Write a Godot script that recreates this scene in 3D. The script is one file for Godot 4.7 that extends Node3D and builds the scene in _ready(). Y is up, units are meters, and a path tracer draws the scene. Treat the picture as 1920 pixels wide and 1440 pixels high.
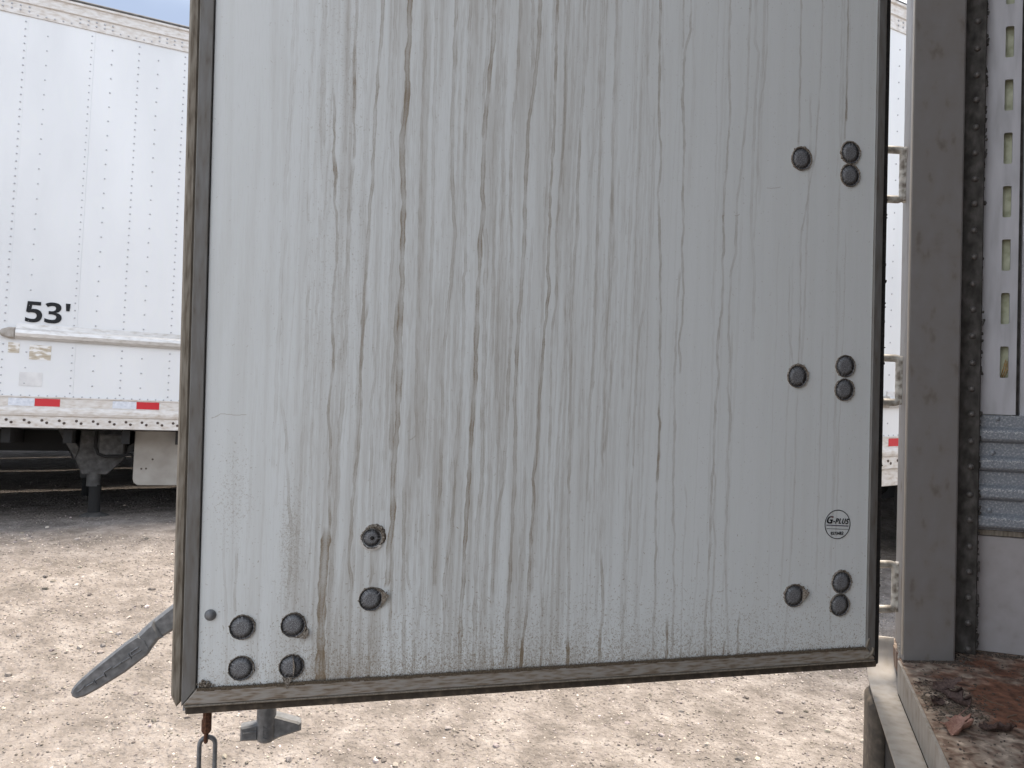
extends Node3D
# A dirty trailer door swung open, seen from the rear of the trailer; other trailers stand across a gravel yard.

var rng := RandomNumberGenerator.new()
var M := {}
var taken := {}

const STREAKS := [
	[43,55,274,1132,271,1091,266,1022,263,941,261,833,258,790,255,710,251,612,252,582,250,529,253,476,250,411,244,343,242,305,242,276,239,232,244,195,243,135,244,54],
	[78,62,312,1137,314,1069,311,1028,314,990,311,946,306,905,311,837,312,803,312,731,313,677,311,615,312,543,311,453,308,402,305,356,307,295,302,242,302,193,299,181],
	[86,55,313,1024,315,993,311,962,309,928],
	[52,40,306,650,305,615,303,591,306,561,301,528,301,476,302,399],
	[34,60,197,980,200,908,200,865,204,839,202,803,207,774,208,707,205,653,203,610,208,554,201,463,207,411,206,333,208,277],
	[59,75,200,874,204,839,202,821],
	[132,75,204,284,201,229,199,177,199,120,199,51],
	[76,60,201,196,198,145,202,51],
	[34,55,227,1072,228,1011,230,965,232,868],
	[43,70,228,1011,229,988,230,962],
	[59,30,229,868,226,761,226,705,226,611,224,502,219,411,219,331,215,296,214,271,212,221,210,50],
	[53,40,393,1148,390,1065,387,968,390,883,394,791,398,758,394,709,387,618,382,545,384,454,383,355,379,268,377,181],
	[44,35,416,1152,413,1040,410,929,410,885,414,774,416,701,413,690,416,620,415,546,411,472,408,421,407,355,404,287,394,192,395,55],
	[62,65,454,1157,454,1087,448,1017,443,960,442,905,442,861,441,841,444,814,443,785,440,758,440,721,438,684,437,621,437,566,437,510,435,481,433,436,431,391,430,355,427,272,425,201,422,135,422,51],
	[44,35,449,1156,444,1071,440,994,440,923],
	[71,32,444,785,447,772,451,740,450,684,450,621,451,566,450,492,452,355,446,267,446,55],
	[45,38,503,1164,498,1065,491,965,489,892,489,826,494,742,496,623,493,530,492,456,490,355,479,302,475,240,473,133,477,53],
	[54,50,537,1169,532,1083,525,1016,518,962,516,894,515,819,515,744,513,707,512,669,509,624,507,568,505,493,507,437,508,355,506,285,504,188,500,118,499,52],
	[45,30,518,1166,521,1112,523,1067,521,1021,519,994],
	[45,62,565,1173,563,1058,563,959,561,899,558,842,559,785,557,718,560,680,556,626,553,598,551,544,548,504,548,457,546,409,540,355,542,327,538,242,536,145,529,89,526,44],
	[45,70,529,95,527,73,526,44],
	[36,38,574,1174,579,1075,581,946,578,900,573,814,570,767,573,719,574,663,567,608,567,532,568,438,567,355,569,270,561,129,561,51],
	[46,36,610,1179,613,1036,610,977,608,903,607,846,609,788,605,741,602,693,600,628,601,552,602,495,603,438,603,355,604,290,607,183,608,88,609,48],
	[46,75,608,88,609,48],
	[36,25,623,1181,619,1106,617,1042],
	[37,25,670,1187,670,1071,667,955,669,909,670,832,675,784,674,736,670,686,666,631,663,554,664,458,662,410,665,354,664,289,664,224,667,181,670,137,666,83,666,47],
	[37,30,676,631,675,544,671,458,665,400],
	[46,45,664,235,667,181,670,137,666,83,666,47],
	[37,50,751,1199,752,1081,755,964,759,935,758,890,755,858,759,809,762,741,762,721,765,635,764,610,766,538,766,494,765,469,768,455,767,401,765,354,764,266,766,232,765,200,766,133,764,111,764,43],
	[37,60,766,499,765,469,768,455,767,401,765,349],
	[38,45,812,1207,810,1154,800,1111,798,1028,803,939,803,921,802,862,805,803,803,763,807,704,807,637,800,597,804,568,804,540],
	[28,30,793,1175,797,1116],
	[38,35,800,731,797,674,796,637,794,558,794,484,796,470,796,401,796,354,797,287,801,254,799,220,802,154,801,109,801,44],
	[38,42,884,1218,887,1097,891,1007,889,977,886,917,883,869,882,828,884,768,882,749,884,718,883,668,879,640,875,581,879,541,874,480,873,441,873,381,870,354,869,241,867,163,863,107,864,40],
	[29,55,882,837,881,828,881,813],
	[38,55,876,581,877,567],
	[38,28,928,1224,925,1042,916,931,908,840,908,770,899,719,896,641,901,561,898,521,905,462,901,401,903,353,900,263,901,196,906,105,910,38],
	[29,28,873,381,877,349,874,286,880,241,877,173,874,129,876,40],
	[29,40,1030,1186,1031,1022,1031,965],
	[29,32,1077,1245,1074,1120,1067,964,1052,876,1039,795,1041,647,1040,559],
	[30,45,1128,1252,1130,1095,1129,1023,1127,985],
	[40,75,1130,1079,1130,1051,1129,1023],
	[37,30,718,373,716,311,717,267,709,197,711,169,706,93,708,44],
	[38,75,790,119,790,91,790,44],
	[28,70,817,65,817,47],
	[29,70,902,71,899,47],
	[29,60,931,118,928,89,928,45],
	[37,30,734,671,724,596,720,484,720,373],
	[33,35,69,259,70,211,68,182,69,148],
	[42,30,130,487,138,423,143,347,150,273,149,218,145,148],
	[33,20,50,307,51,234,56,160,60,69],
	[43,35,275,236,276,206,272,185],
	[51,30,273,146,275,116,274,46],
	[35,40,303,270,308,244,308,201,307,140,311,44],
	[52,35,325,356,325,269,327,191,329,131,332,62],
	[43,35,348,356,346,295,344,225,345,113,347,61],
	[35,30,333,356,333,286,332,217,337,174],
	[43,30,341,1141,340,1036,338,913,339,791,340,686,339,582,340,477,348,356],
	[52,25,357,1143,358,1011,358,880,360,775,359,652,356,530,354,460,348,356],
	[52,25,291,1134,291,1030,291,917,297,770,294,649,293,528,292,416,290,304],
	[34,40,259,647,251,578,250,529],
	[43,30,269,596,273,527,268,476,271,390,268,287],
	[51,20,218,1124,218,1047,218,952,217,875],
	[84,18,179,1118,180,1016,182,881],
	[25,25,179,978,179,897,182,830],
	[25,20,159,1005,161,862,162,760],
	[48,20,941,1225,938,1147,946,1129,941,1041,938,933,937,817,946,721,945,604],
	[29,20,959,1228,962,1150,959,1082,950,1042,947,876,944,788],
	[29,18,1017,744,1018,627,1031,549],
	[29,22,1039,520,1037,451,1037,353,1034,255,1028,158,1022,51],
	[28,15,723,1195,729,1083,737,962,738,802],
	[28,15,713,791,720,708,720,615],
	[62,22,462,1158,462,1033,460,889,462,782,464,657,463,586,459,506,466,355,463,231,459,125,465,54],
	[62,22,473,1070,473,935,477,864,476,747,475,622,474,515,479,417,486,355,481,257,478,160],
	[45,22,530,787,526,697,524,589,524,481,523,400,525,355,521,265,521,167],
	[36,25,588,664,592,591,585,482,581,400,579,318,578,219,578,147,578,56],
	[27,20,643,354,641,263,640,172,639,53],
	[28,22,847,259,845,183,840,108,832,42],
	[28,20,818,354,822,306,818,222,817,128,817,71],
]


# ------------------------------------------------------------------ helpers
func lc(r: float, g: float, b: float) -> Color:
	return Color(r, g, b).linear_to_srgb()

func mat(c: Color, rough := 0.6, metal := 0.0) -> StandardMaterial3D:
	var m := StandardMaterial3D.new()
	m.albedo_color = c
	m.roughness = rough
	m.metallic = metal
	return m

func noise(freq: float, oct: int, sd: int, kind := FastNoiseLite.TYPE_SIMPLEX_SMOOTH) -> FastNoiseLite:
	var n := FastNoiseLite.new()
	n.noise_type = kind
	n.frequency = freq
	n.fractal_octaves = oct
	n.seed = sd
	return n

func ntex(stops: Array, freq: float, oct: int, sd: int, size := 512, kind := FastNoiseLite.TYPE_SIMPLEX_SMOOTH) -> NoiseTexture2D:
	var g := Gradient.new()
	var off := PackedFloat32Array()
	var col := PackedColorArray()
	for s in stops:
		off.append(s[0])
		col.append(s[1])
	g.offsets = off
	g.colors = col
	var t := NoiseTexture2D.new()
	t.width = size
	t.height = size
	t.seamless = true
	t.noise = noise(freq, oct, sd, kind)
	t.color_ramp = g
	return t

func bump(freq: float, oct: int, sd: int, strength: float, size := 512, kind := FastNoiseLite.TYPE_SIMPLEX_SMOOTH) -> NoiseTexture2D:
	var t := NoiseTexture2D.new()
	t.width = size
	t.height = size
	t.seamless = true
	t.as_normal_map = true
	t.bump_strength = strength
	t.noise = noise(freq, oct, sd, kind)
	return t

# mottled material: colour stops over noise, laid without texture coordinates
func mottled(stops: Array, freq: float, oct: int, sd: int, scale: Vector3, rough := 0.6, metal := 0.0, size := 512) -> StandardMaterial3D:
	var m := mat(Color.WHITE, rough, metal)
	m.albedo_texture = ntex(stops, freq, oct, sd, size)
	m.uv1_triplanar = true
	m.uv1_scale = scale
	return m

func begin(smooth := false) -> SurfaceTool:
	var st := SurfaceTool.new()
	st.begin(Mesh.PRIMITIVE_TRIANGLES)
	st.set_smooth_group(0 if smooth else -1)
	return st

func tri(st: SurfaceTool, a: Vector3, b: Vector3, c: Vector3, out: Vector3) -> void:
	if (c - a).cross(b - a).dot(out) < 0.0:
		var t := b
		b = c
		c = t
	st.add_vertex(a)
	st.add_vertex(b)
	st.add_vertex(c)

func quad(st: SurfaceTool, a: Vector3, b: Vector3, c: Vector3, d: Vector3, out: Vector3) -> void:
	tri(st, a, b, c, out)
	tri(st, a, c, d, out)

func cbox(st: SurfaceTool, c: Vector3, size: Vector3, bv := 0.0, xf := Transform3D.IDENTITY) -> void:
	var h := size * 0.5
	bv = min(bv, min(h.x, min(h.y, h.z)) * 0.9)
	var pt := func(s: Vector3, ax: int) -> Vector3:
		var v := Vector3(h.x - (0.0 if ax == 0 else bv), h.y - (0.0 if ax == 1 else bv), h.z - (0.0 if ax == 2 else bv))
		return xf * (c + v * s)
	for ax in 3:
		var o1 := (ax + 1) % 3
		var o2 := (ax + 2) % 3
		for sg in [-1.0, 1.0]:
			var q: Array[Vector3] = []
			for k in [[-1.0, -1.0], [1.0, -1.0], [1.0, 1.0], [-1.0, 1.0]]:
				var s := Vector3.ZERO
				s[ax] = sg
				s[o1] = k[0]
				s[o2] = k[1]
				q.append(pt.call(s, ax))
			var n := Vector3.ZERO
			n[ax] = sg
			quad(st, q[0], q[1], q[2], q[3], xf.basis * n)
		if bv > 0.0:
			# edges between faces o1 and o2, running along ax
			for s1 in [-1.0, 1.0]:
				for s2 in [-1.0, 1.0]:
					var a := Vector3.ZERO
					a[ax] = -1.0
					a[o1] = s1
					a[o2] = s2
					var b := a
					b[ax] = 1.0
					var n := Vector3.ZERO
					n[o1] = s1
					n[o2] = s2
					quad(st, pt.call(a, o1), pt.call(b, o1), pt.call(b, o2), pt.call(a, o2), xf.basis * n)
	if bv > 0.0:
		for x in [-1.0, 1.0]:
			for y in [-1.0, 1.0]:
				for z in [-1.0, 1.0]:
					var s := Vector3(x, y, z)
					tri(st, pt.call(s, 0), pt.call(s, 1), pt.call(s, 2), xf.basis * s)

func rangebox(st: SurfaceTool, x0: float, x1: float, y0: float, y1: float, z0: float, z1: float, bv := 0.0) -> void:
	cbox(st, Vector3((x0 + x1) / 2, (y0 + y1) / 2, (z0 + z1) / 2), Vector3(x1 - x0, y1 - y0, z1 - z0), bv)

# polygon in x,y extruded from z0 to z1, with a chamfer towards z1
func prism(st: SurfaceTool, pts: Array, z0: float, z1: float, bv := 0.0, xf := Transform3D.IDENTITY) -> void:
	var poly := PackedVector2Array()
	for p in pts:
		poly.append(Vector2(p[0], p[1]))
	if Geometry2D.is_polygon_clockwise(poly):
		poly.reverse()
	var n := poly.size()
	var ins := PackedVector2Array()
	for i in n:
		var e0 := (poly[i] - poly[(i + n - 1) % n]).normalized()
		var e1 := (poly[(i + 1) % n] - poly[i]).normalized()
		var n0 := Vector2(-e0.y, e0.x)
		var n1 := Vector2(-e1.y, e1.x)
		var b := (n0 + n1)
		b = b / max(0.3, b.length_squared()) * 2.0
		ins.append(poly[i] + b * bv)
	var idx := Geometry2D.triangulate_polygon(poly)
	for k in range(0, idx.size(), 3):
		var f: Array[Vector3] = []
		var g: Array[Vector3] = []
		for j in 3:
			f.append(xf * Vector3(ins[idx[k + j]].x, ins[idx[k + j]].y, z1))
			g.append(xf * Vector3(poly[idx[k + j]].x, poly[idx[k + j]].y, z0))
		tri(st, f[0], f[1], f[2], xf.basis * Vector3(0, 0, 1))
		tri(st, g[0], g[1], g[2], xf.basis * Vector3(0, 0, -1))
	for i in n:
		var a := poly[i]
		var b := poly[(i + 1) % n]
		var out := xf.basis * Vector3((b - a).y, -(b - a).x, 0)
		quad(st, xf * Vector3(a.x, a.y, z0), xf * Vector3(b.x, b.y, z0), xf * Vector3(b.x, b.y, z1 - bv), xf * Vector3(a.x, a.y, z1 - bv), out)
		if bv > 0.0:
			var ai := ins[i]
			var bi := ins[(i + 1) % n]
			quad(st, xf * Vector3(a.x, a.y, z1 - bv), xf * Vector3(b.x, b.y, z1 - bv), xf * Vector3(bi.x, bi.y, z1), xf * Vector3(ai.x, ai.y, z1), out + xf.basis * Vector3(0, 0, 0.01))

func tube(st: SurfaceTool, pts: Array, r: float, sides := 8, closed := false, flat := 1.0) -> void:
	var n := pts.size()
	var rings: Array = []
	var up := Vector3(0, 0, 1)
	for i in n:
		var a: Vector3 = pts[(i + n - 1) % n] if closed or i > 0 else pts[0]
		var b: Vector3 = pts[(i + 1) % n] if closed or i < n - 1 else pts[n - 1]
		var t := (b - a).normalized()
		if abs(t.dot(up)) > 0.95:
			up = Vector3(1, 0.1, 0)
		var s := t.cross(up).normalized()
		up = s.cross(t).normalized()
		var ring: Array[Vector3] = []
		for k in sides:
			var an := TAU * (k + 0.5) / sides
			ring.append(Vector3(pts[i]) + (s * cos(an) * flat + up * sin(an)) * r)
		rings.append(ring)
	var m := n if closed else n - 1
	for i in m:
		var p: Array = rings[i]
		var q: Array = rings[(i + 1) % n]
		for k in sides:
			var k2 := (k + 1) % sides
			var mid: Vector3 = (p[k] + q[k2]) * 0.5
			var ctr: Vector3 = (Vector3(pts[i]) + Vector3(pts[(i + 1) % n])) * 0.5
			quad(st, p[k], p[k2], q[k2], q[k], mid - ctr)
	if not closed:
		for e in [0, n - 1]:
			var ring: Array = rings[e]
			var o: Vector3 = Vector3(pts[0]) - Vector3(pts[1]) if e == 0 else Vector3(pts[n - 1]) - Vector3(pts[n - 2])
			for k in sides:
				tri(st, pts[e], ring[k], ring[(k + 1) % sides], o)

# profile of [radius, height] turned about y
func lathe(st: SurfaceTool, prof: Array, sides: int, xf := Transform3D.IDENTITY) -> void:
	for i in prof.size() - 1:
		var r0: float = prof[i][0]
		var r1: float = prof[i + 1][0]
		var y0: float = prof[i][1]
		var y1: float = prof[i + 1][1]
		for k in sides:
			var a := TAU * k / sides
			var b := TAU * (k + 1) / sides
			var pa := Vector3(cos(a) * r0, y0, sin(a) * r0)
			var pb := Vector3(cos(b) * r0, y0, sin(b) * r0)
			var pc := Vector3(cos(b) * r1, y1, sin(b) * r1)
			var pd := Vector3(cos(a) * r1, y1, sin(a) * r1)
			var o := Vector3(cos((a + b) / 2) * (y1 - y0), r0 - r1, sin((a + b) / 2) * (y1 - y0))
			if y1 < y0:
				o = -o
				if is_equal_approx(y1, y0):
					o = Vector3.UP
			if r0 > 1e-6:
				tri(st, xf * pa, xf * pb, xf * pc, xf.basis * o)
			if r1 > 1e-6:
				tri(st, xf * pa, xf * pc, xf * pd, xf.basis * o)

func obj(called: String, st: SurfaceTool, m: Material, parent: Node3D) -> MeshInstance3D:
	st.generate_normals()
	return obm(called, st.commit(), m, parent)

func obm(called: String, mesh: Mesh, m: Material, parent: Node3D) -> MeshInstance3D:
	var o := MeshInstance3D.new()
	o.mesh = mesh
	o.material_override = m
	o.name = called
	parent.add_child(o, true)
	return o

func numbered(called: String) -> String:
	var k: int = taken.get(called, 0)
	taken[called] = k + 1
	return called if k == 0 else "%s_%03d" % [called, k]

func tag(o: Node, label: String, category: String, group := "", kind := "") -> void:
	if label:
		o.set_meta("label", label)
	if category:
		o.set_meta("category", category)
	if group:
		o.set_meta("group", group)
	if kind:
		o.set_meta("kind", kind)

func thing(called: String, xf: Transform3D, label: String, category: String, group := "") -> Node3D:
	var o := Node3D.new()
	o.name = numbered(called)
	add_child(o)
	o.transform = xf
	tag(o, label, category, group)
	return o

func text_mesh(s: String, height: float, depth: float, bold := true, italic := false) -> TextMesh:
	var f := SystemFont.new()
	f.font_names = PackedStringArray(["Droid Sans"])
	f.font_weight = 700 if bold else 400
	f.font_italic = italic
	var t := TextMesh.new()
	t.text = s
	t.font = f
	t.font_size = 64
	t.pixel_size = height / 46.0
	t.depth = depth
	t.curve_step = 2.0
	return t

# height of the yard: the bay behind the trailer lies lower, the far row stands on a bank
func yard(x: float, z: float) -> float:
	var s := -0.4445 * x - 0.893 * z
	var y: float = 0.375 * smoothstep(2.4, 5.9, s) - 0.033 * clamp(s - 5.9, 0.0, 9.0)
	return y

var yard_noise: FastNoiseLite
func yard_rough(x: float, z: float) -> float:
	var s := -0.4445 * x - 0.893 * z
	var rut: float = -0.012 * exp(-pow((s - 4.55 + 0.06 * sin(x * 1.3)) / 0.10, 2.0)) - 0.010 * exp(-pow((s - 4.95 + 0.05 * sin(x * 1.1 + 1.0)) / 0.12, 2.0))
	return yard(x, z) + rut + yard_noise.get_noise_2d(x, z) * 0.016 + yard_noise.get_noise_2d(x * 4.3 + 50.0, z * 9.0) * 0.007

# ------------------------------------------------------------------ build
func _ready() -> void:
	rng.seed = 20
	yard_noise = noise(0.9, 4, 5)
	# camera: held about 1.35 m above the bay, tilted a little
	var cam := Camera3D.new()
	cam.name = "camera"
	add_child(cam)
	cam.transform = Transform3D(Basis(Vector3.RIGHT, deg_to_rad(0.5)) * Basis(Vector3.BACK, deg_to_rad(1.35)), Vector3(0, 1.35, 0))
	cam.fov = 54.43
	cam.near = 0.02
	cam.far = 1500.0
	cam.current = true
	# sky: thin bright haze over blue
	var env := Environment.new()
	env.background_mode = Environment.BG_SKY
	var sky := Sky.new()
	var sm := ProceduralSkyMaterial.new()
	sm.sky_top_color = lc(0.145, 0.18, 0.25)
	sm.sky_horizon_color = lc(0.17, 0.20, 0.255)
	sm.sky_curve = 0.25
	sm.ground_bottom_color = lc(0.20, 0.18, 0.16)
	sm.ground_horizon_color = lc(0.5, 0.5, 0.5)
	sm.sun_angle_max = 20.0
	sm.sky_cover = cloud_cover()
	sm.energy_multiplier = 1.0
	sky.sky_material = sm
	env.sky = sky
	env.tonemap_mode = Environment.TONE_MAPPER_LINEAR
	env.tonemap_exposure = 3.3
	env.sdfgi_enabled = true
	env.ssao_enabled = true
	env.ssil_enabled = true
	var we := WorldEnvironment.new()
	we.name = "world_environment"
	we.environment = env
	add_child(we)
	# sun: high, beyond the door, through thin haze
	var sun := DirectionalLight3D.new()
	sun.name = "sun"
	sun.light_energy = 0.75
	sun.light_angular_distance = 15.0
	sun.light_color = Color(1.0, 0.94, 0.87)
	sun.shadow_enabled = true
	add_child(sun)
	var az := deg_to_rad(32.0)
	var el := deg_to_rad(71.0)
	var to_sun := Vector3(sin(az) * cos(el), sin(el), -cos(az) * cos(el))
	sun.basis = Basis.looking_at(-to_sun, Vector3(0, 0, 1))

	make_materials()
	build_yard()
	build_far_trailers()
	build_near_trailer()

func cloud_cover() -> ImageTexture:
	var w := 1024
	var h := 512
	var n := noise(0.006, 6, 374)
	var img := Image.create(w, h, false, Image.FORMAT_RGBA8)
	for y in h:
		var el: float = (0.5 - float(y) / h) * PI
		for x in w:
			var a: float = TAU * x / w
			var p := Vector3(sin(a) * cos(el), sin(el), -cos(a) * cos(el))
			var v := n.get_noise_3d(p.x * 200.0, p.y * 420.0, p.z * 200.0)
			var c: float = smoothstep(-0.42, 0.30, v)
			img.set_pixel(x, y, Color(0.85, 0.85, 0.85, c * 0.72))
	return ImageTexture.create_from_image(img)

func make_materials() -> void:
	M.alu = mottled([[0.0, lc(0.22, 0.19, 0.155)], [0.35, lc(0.32, 0.295, 0.26)], [0.75, lc(0.37, 0.345, 0.315)], [1.0, lc(0.41, 0.39, 0.36)]], 0.03, 7, 3, Vector3(2.2, 1.1, 2.2), 0.62, 0.15)
	M.trim = mottled([[0.0, lc(0.10, 0.085, 0.066)], [0.3, lc(0.152, 0.142, 0.126)], [0.65, lc(0.172, 0.168, 0.158)], [1.0, lc(0.2, 0.197, 0.19)]], 0.03, 7, 4, Vector3(6.0, 1.0, 6.0), 0.55, 0.15)
	M.trim_dirty = mottled([[0.0, lc(0.085, 0.066, 0.045)], [0.35, lc(0.18, 0.152, 0.115)], [0.6, lc(0.235, 0.207, 0.165)], [1.0, lc(0.31, 0.285, 0.24)]], 0.03, 7, 6, Vector3(9.0, 1.2, 9.0), 0.7, 0.15)
	M.trim_low = mottled([[0.0, lc(0.13, 0.09, 0.058)], [0.3, lc(0.26, 0.215, 0.165)], [0.55, lc(0.34, 0.31, 0.27)], [1.0, lc(0.40, 0.38, 0.35)]], 0.035, 7, 8, Vector3(1.6, 10.0, 10.0), 0.6, 0.2)
	M.rubber = mottled([[0.0, lc(0.035, 0.027, 0.02)], [0.5, lc(0.065, 0.052, 0.038)], [0.75, lc(0.105, 0.083, 0.06)], [1.0, lc(0.16, 0.13, 0.098)]], 0.015, 5, 9, Vector3(6, 6, 6), 0.85)
	M.black = mottled([[0.0, lc(0.012, 0.011, 0.01)], [0.6, lc(0.022, 0.02, 0.018)], [1.0, lc(0.05, 0.042, 0.034)]], 0.02, 5, 10, Vector3(6, 6, 6), 0.9)
	M.core = mat(lc(0.30, 0.30, 0.30), 0.6)
	M.disc = mottled([[0.0, lc(0.075, 0.076, 0.08)], [0.5, lc(0.125, 0.127, 0.132)], [0.58, lc(0.16, 0.163, 0.168)], [0.64, lc(0.36, 0.37, 0.38)], [1.0, lc(0.5, 0.51, 0.52)]], 0.09, 4, 12, Vector3(14, 14, 14), 0.55, 0.1)
	M.lip = mottled([[0.0, lc(0.035, 0.026, 0.019)], [0.42, lc(0.10, 0.078, 0.057)], [0.6, lc(0.22, 0.19, 0.15)], [0.75, lc(0.45, 0.42, 0.37)], [1.0, lc(0.6, 0.57, 0.52)]], 0.06, 4, 13, Vector3(12, 12, 12), 0.85)
	M.grime = mottled([[0.0, lc(0.05, 0.037, 0.024)], [0.5, lc(0.10, 0.076, 0.05)], [1.0, lc(0.2, 0.165, 0.12)]], 0.05, 5, 50, Vector3(10, 10, 10), 0.95)
	M.cast = mottled([[0.0, lc(0.11, 0.115, 0.118)], [0.45, lc(0.165, 0.17, 0.174)], [0.7, lc(0.20, 0.205, 0.21)], [1.0, lc(0.27, 0.275, 0.28)]], 0.025, 7, 14, Vector3(5, 5, 5), 0.5, 0.35)
	M.rust = mottled([[0.0, lc(0.04, 0.018, 0.01)], [0.5, lc(0.10, 0.042, 0.02)], [1.0, lc(0.22, 0.10, 0.05)]], 0.03, 5, 15, Vector3(12, 12, 12), 0.9)
	M.hinge = mottled([[0.0, lc(0.10, 0.075, 0.055)], [0.35, lc(0.30, 0.275, 0.235)], [0.6, lc(0.55, 0.53, 0.48)], [1.0, lc(0.65, 0.63, 0.58)]], 0.014, 5, 16, Vector3(7, 7, 7), 0.5)
	M.post = mottled([[0.0, lc(0.155, 0.128, 0.105)], [0.2, lc(0.225, 0.203, 0.182)], [0.3, lc(0.25, 0.235, 0.22)], [0.7, lc(0.262, 0.25, 0.24)], [1.0, lc(0.28, 0.268, 0.26)]], 0.02, 8, 17, Vector3(2.4, 1.5, 2.4), 0.55, 0.1)
	M.flange = mottled([[0.0, lc(0.025, 0.022, 0.018)], [0.5, lc(0.07, 0.065, 0.058)], [1.0, lc(0.14, 0.13, 0.12)]], 0.016, 6, 18, Vector3(5, 3, 5), 0.7, 0.2)
	M.rivet_old = mat(lc(0.15, 0.14, 0.13), 0.5, 0.2)
	M.wall = mottled([[0.0, lc(0.42, 0.42, 0.43)], [0.5, lc(0.52, 0.52, 0.54)], [1.0, lc(0.58, 0.58, 0.60)]], 0.02, 7, 19, Vector3(3.5, 0.6, 3.5), 0.5, 0.15)
	M.lowwall = mottled([[0.0, lc(0.37, 0.345, 0.335)], [0.3, lc(0.415, 0.395, 0.39)], [1.0, lc(0.455, 0.44, 0.44)]], 0.025, 7, 20, Vector3(2, 2, 2), 0.5, 0.2)
	M.inner = mat(lc(0.38, 0.38, 0.38), 0.6)
	M.foam = mottled([[0.0, lc(0.30, 0.31, 0.20)], [0.5, lc(0.48, 0.50, 0.36)], [1.0, lc(0.58, 0.60, 0.46)]], 0.02, 4, 21, Vector3(3, 3, 3), 0.8)
	M.galv = mottled([[0.0, lc(0.19, 0.21, 0.23)], [0.5, lc(0.26, 0.28, 0.305)], [0.66, lc(0.32, 0.34, 0.36)], [0.78, lc(0.48, 0.5, 0.51)], [1.0, lc(0.62, 0.63, 0.63)]], 0.05, 6, 22, Vector3(7, 7, 7), 0.5, 0.2)
	M.white = mottled([[0.0, lc(0.60, 0.615, 0.625)], [0.4, lc(0.67, 0.685, 0.69)], [1.0, lc(0.73, 0.745, 0.75)]], 0.006, 5, 23, Vector3(0.35, 0.12, 0.35), 0.35)
	M.farrail = mottled([[0.0, lc(0.42, 0.36, 0.30)], [0.3, lc(0.56, 0.525, 0.48)], [0.6, lc(0.63, 0.61, 0.58)], [1.0, lc(0.70, 0.69, 0.67)]], 0.03, 7, 24, Vector3(0.9, 2.5, 2.5), 0.55, 0.1)
	M.brightrail = mottled([[0.0, lc(0.45, 0.42, 0.38)], [0.35, lc(0.60, 0.59, 0.57)], [1.0, lc(0.72, 0.715, 0.70)]], 0.03, 6, 33, Vector3(0.8, 2.5, 2.5), 0.35, 0.55)
	M.rivet = mat(lc(0.40, 0.41, 0.43), 0.4, 0.4)
	M.hole = mat(lc(0.07, 0.05, 0.04), 0.7)
	M.red = mat(lc(0.50, 0.012, 0.02), 0.4)
	M.tape = mottled([[0.0, lc(0.5, 0.54, 0.60)], [1.0, lc(0.72, 0.75, 0.80)]], 0.02, 3, 25, Vector3(3, 3, 3), 0.4)
	M.ink = mat(lc(0.008, 0.009, 0.011), 0.85)
	M.under = mat(lc(0.014, 0.014, 0.014), 0.9)
	M.gear = mottled([[0.0, lc(0.035, 0.033, 0.031)], [0.5, lc(0.07, 0.07, 0.068)], [1.0, lc(0.125, 0.122, 0.118)]], 0.015, 5, 26, Vector3(2, 2, 2), 0.7, 0.1)
	M.tyre = mat(lc(0.025, 0.025, 0.026), 0.85)
	M.leaf = mottled([[0.0, lc(0.03, 0.018, 0.015)], [0.45, lc(0.08, 0.05, 0.042)], [1.0, lc(0.19, 0.13, 0.105)]], 0.03, 4, 27, Vector3(14, 14, 14), 0.8)
	M.leaf_tan = mottled([[0.0, lc(0.20, 0.10, 0.075)], [0.5, lc(0.34, 0.19, 0.145)], [1.0, lc(0.46, 0.30, 0.24)]], 0.03, 4, 28, Vector3(14, 14, 14), 0.75)
	M.straw = mat(lc(0.38, 0.22, 0.07), 0.7)
	M.twig = mat(lc(0.17, 0.13, 0.09), 0.9)
	M.crumb = mottled([[0.0, lc(0.035, 0.028, 0.022)], [0.5, lc(0.09, 0.07, 0.055)], [1.0, lc(0.2, 0.17, 0.14)]], 0.05, 3, 29, Vector3(10, 10, 10), 0.95)
	# gravel ground: coarse patches times fine grit
	var g := mat(Color.WHITE, 0.95)
	g.albedo_texture = ntex([[0.0, lc(0.09, 0.077, 0.066)], [0.3, lc(0.155, 0.136, 0.119)], [0.5, lc(0.215, 0.19, 0.17)], [0.7, lc(0.275, 0.248, 0.225)], [1.0, lc(0.42, 0.387, 0.355)]], 0.006, 9, 30, 2048)
	g.albedo_texture.noise.fractal_gain = 0.78
	g.normal_enabled = true
	g.normal_texture = bump(0.05, 5, 31, 9.0, 2048)
	g.normal_scale = 1.0
	g.uv1_triplanar = true
	g.uv1_world_triplanar = true
	g.uv1_scale = Vector3(0.27, 0.27, 0.27)
	M.ground = g
	M.stone = mat(Color.WHITE, 0.9)
	M.stone.vertex_color_use_as_albedo = true

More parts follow.
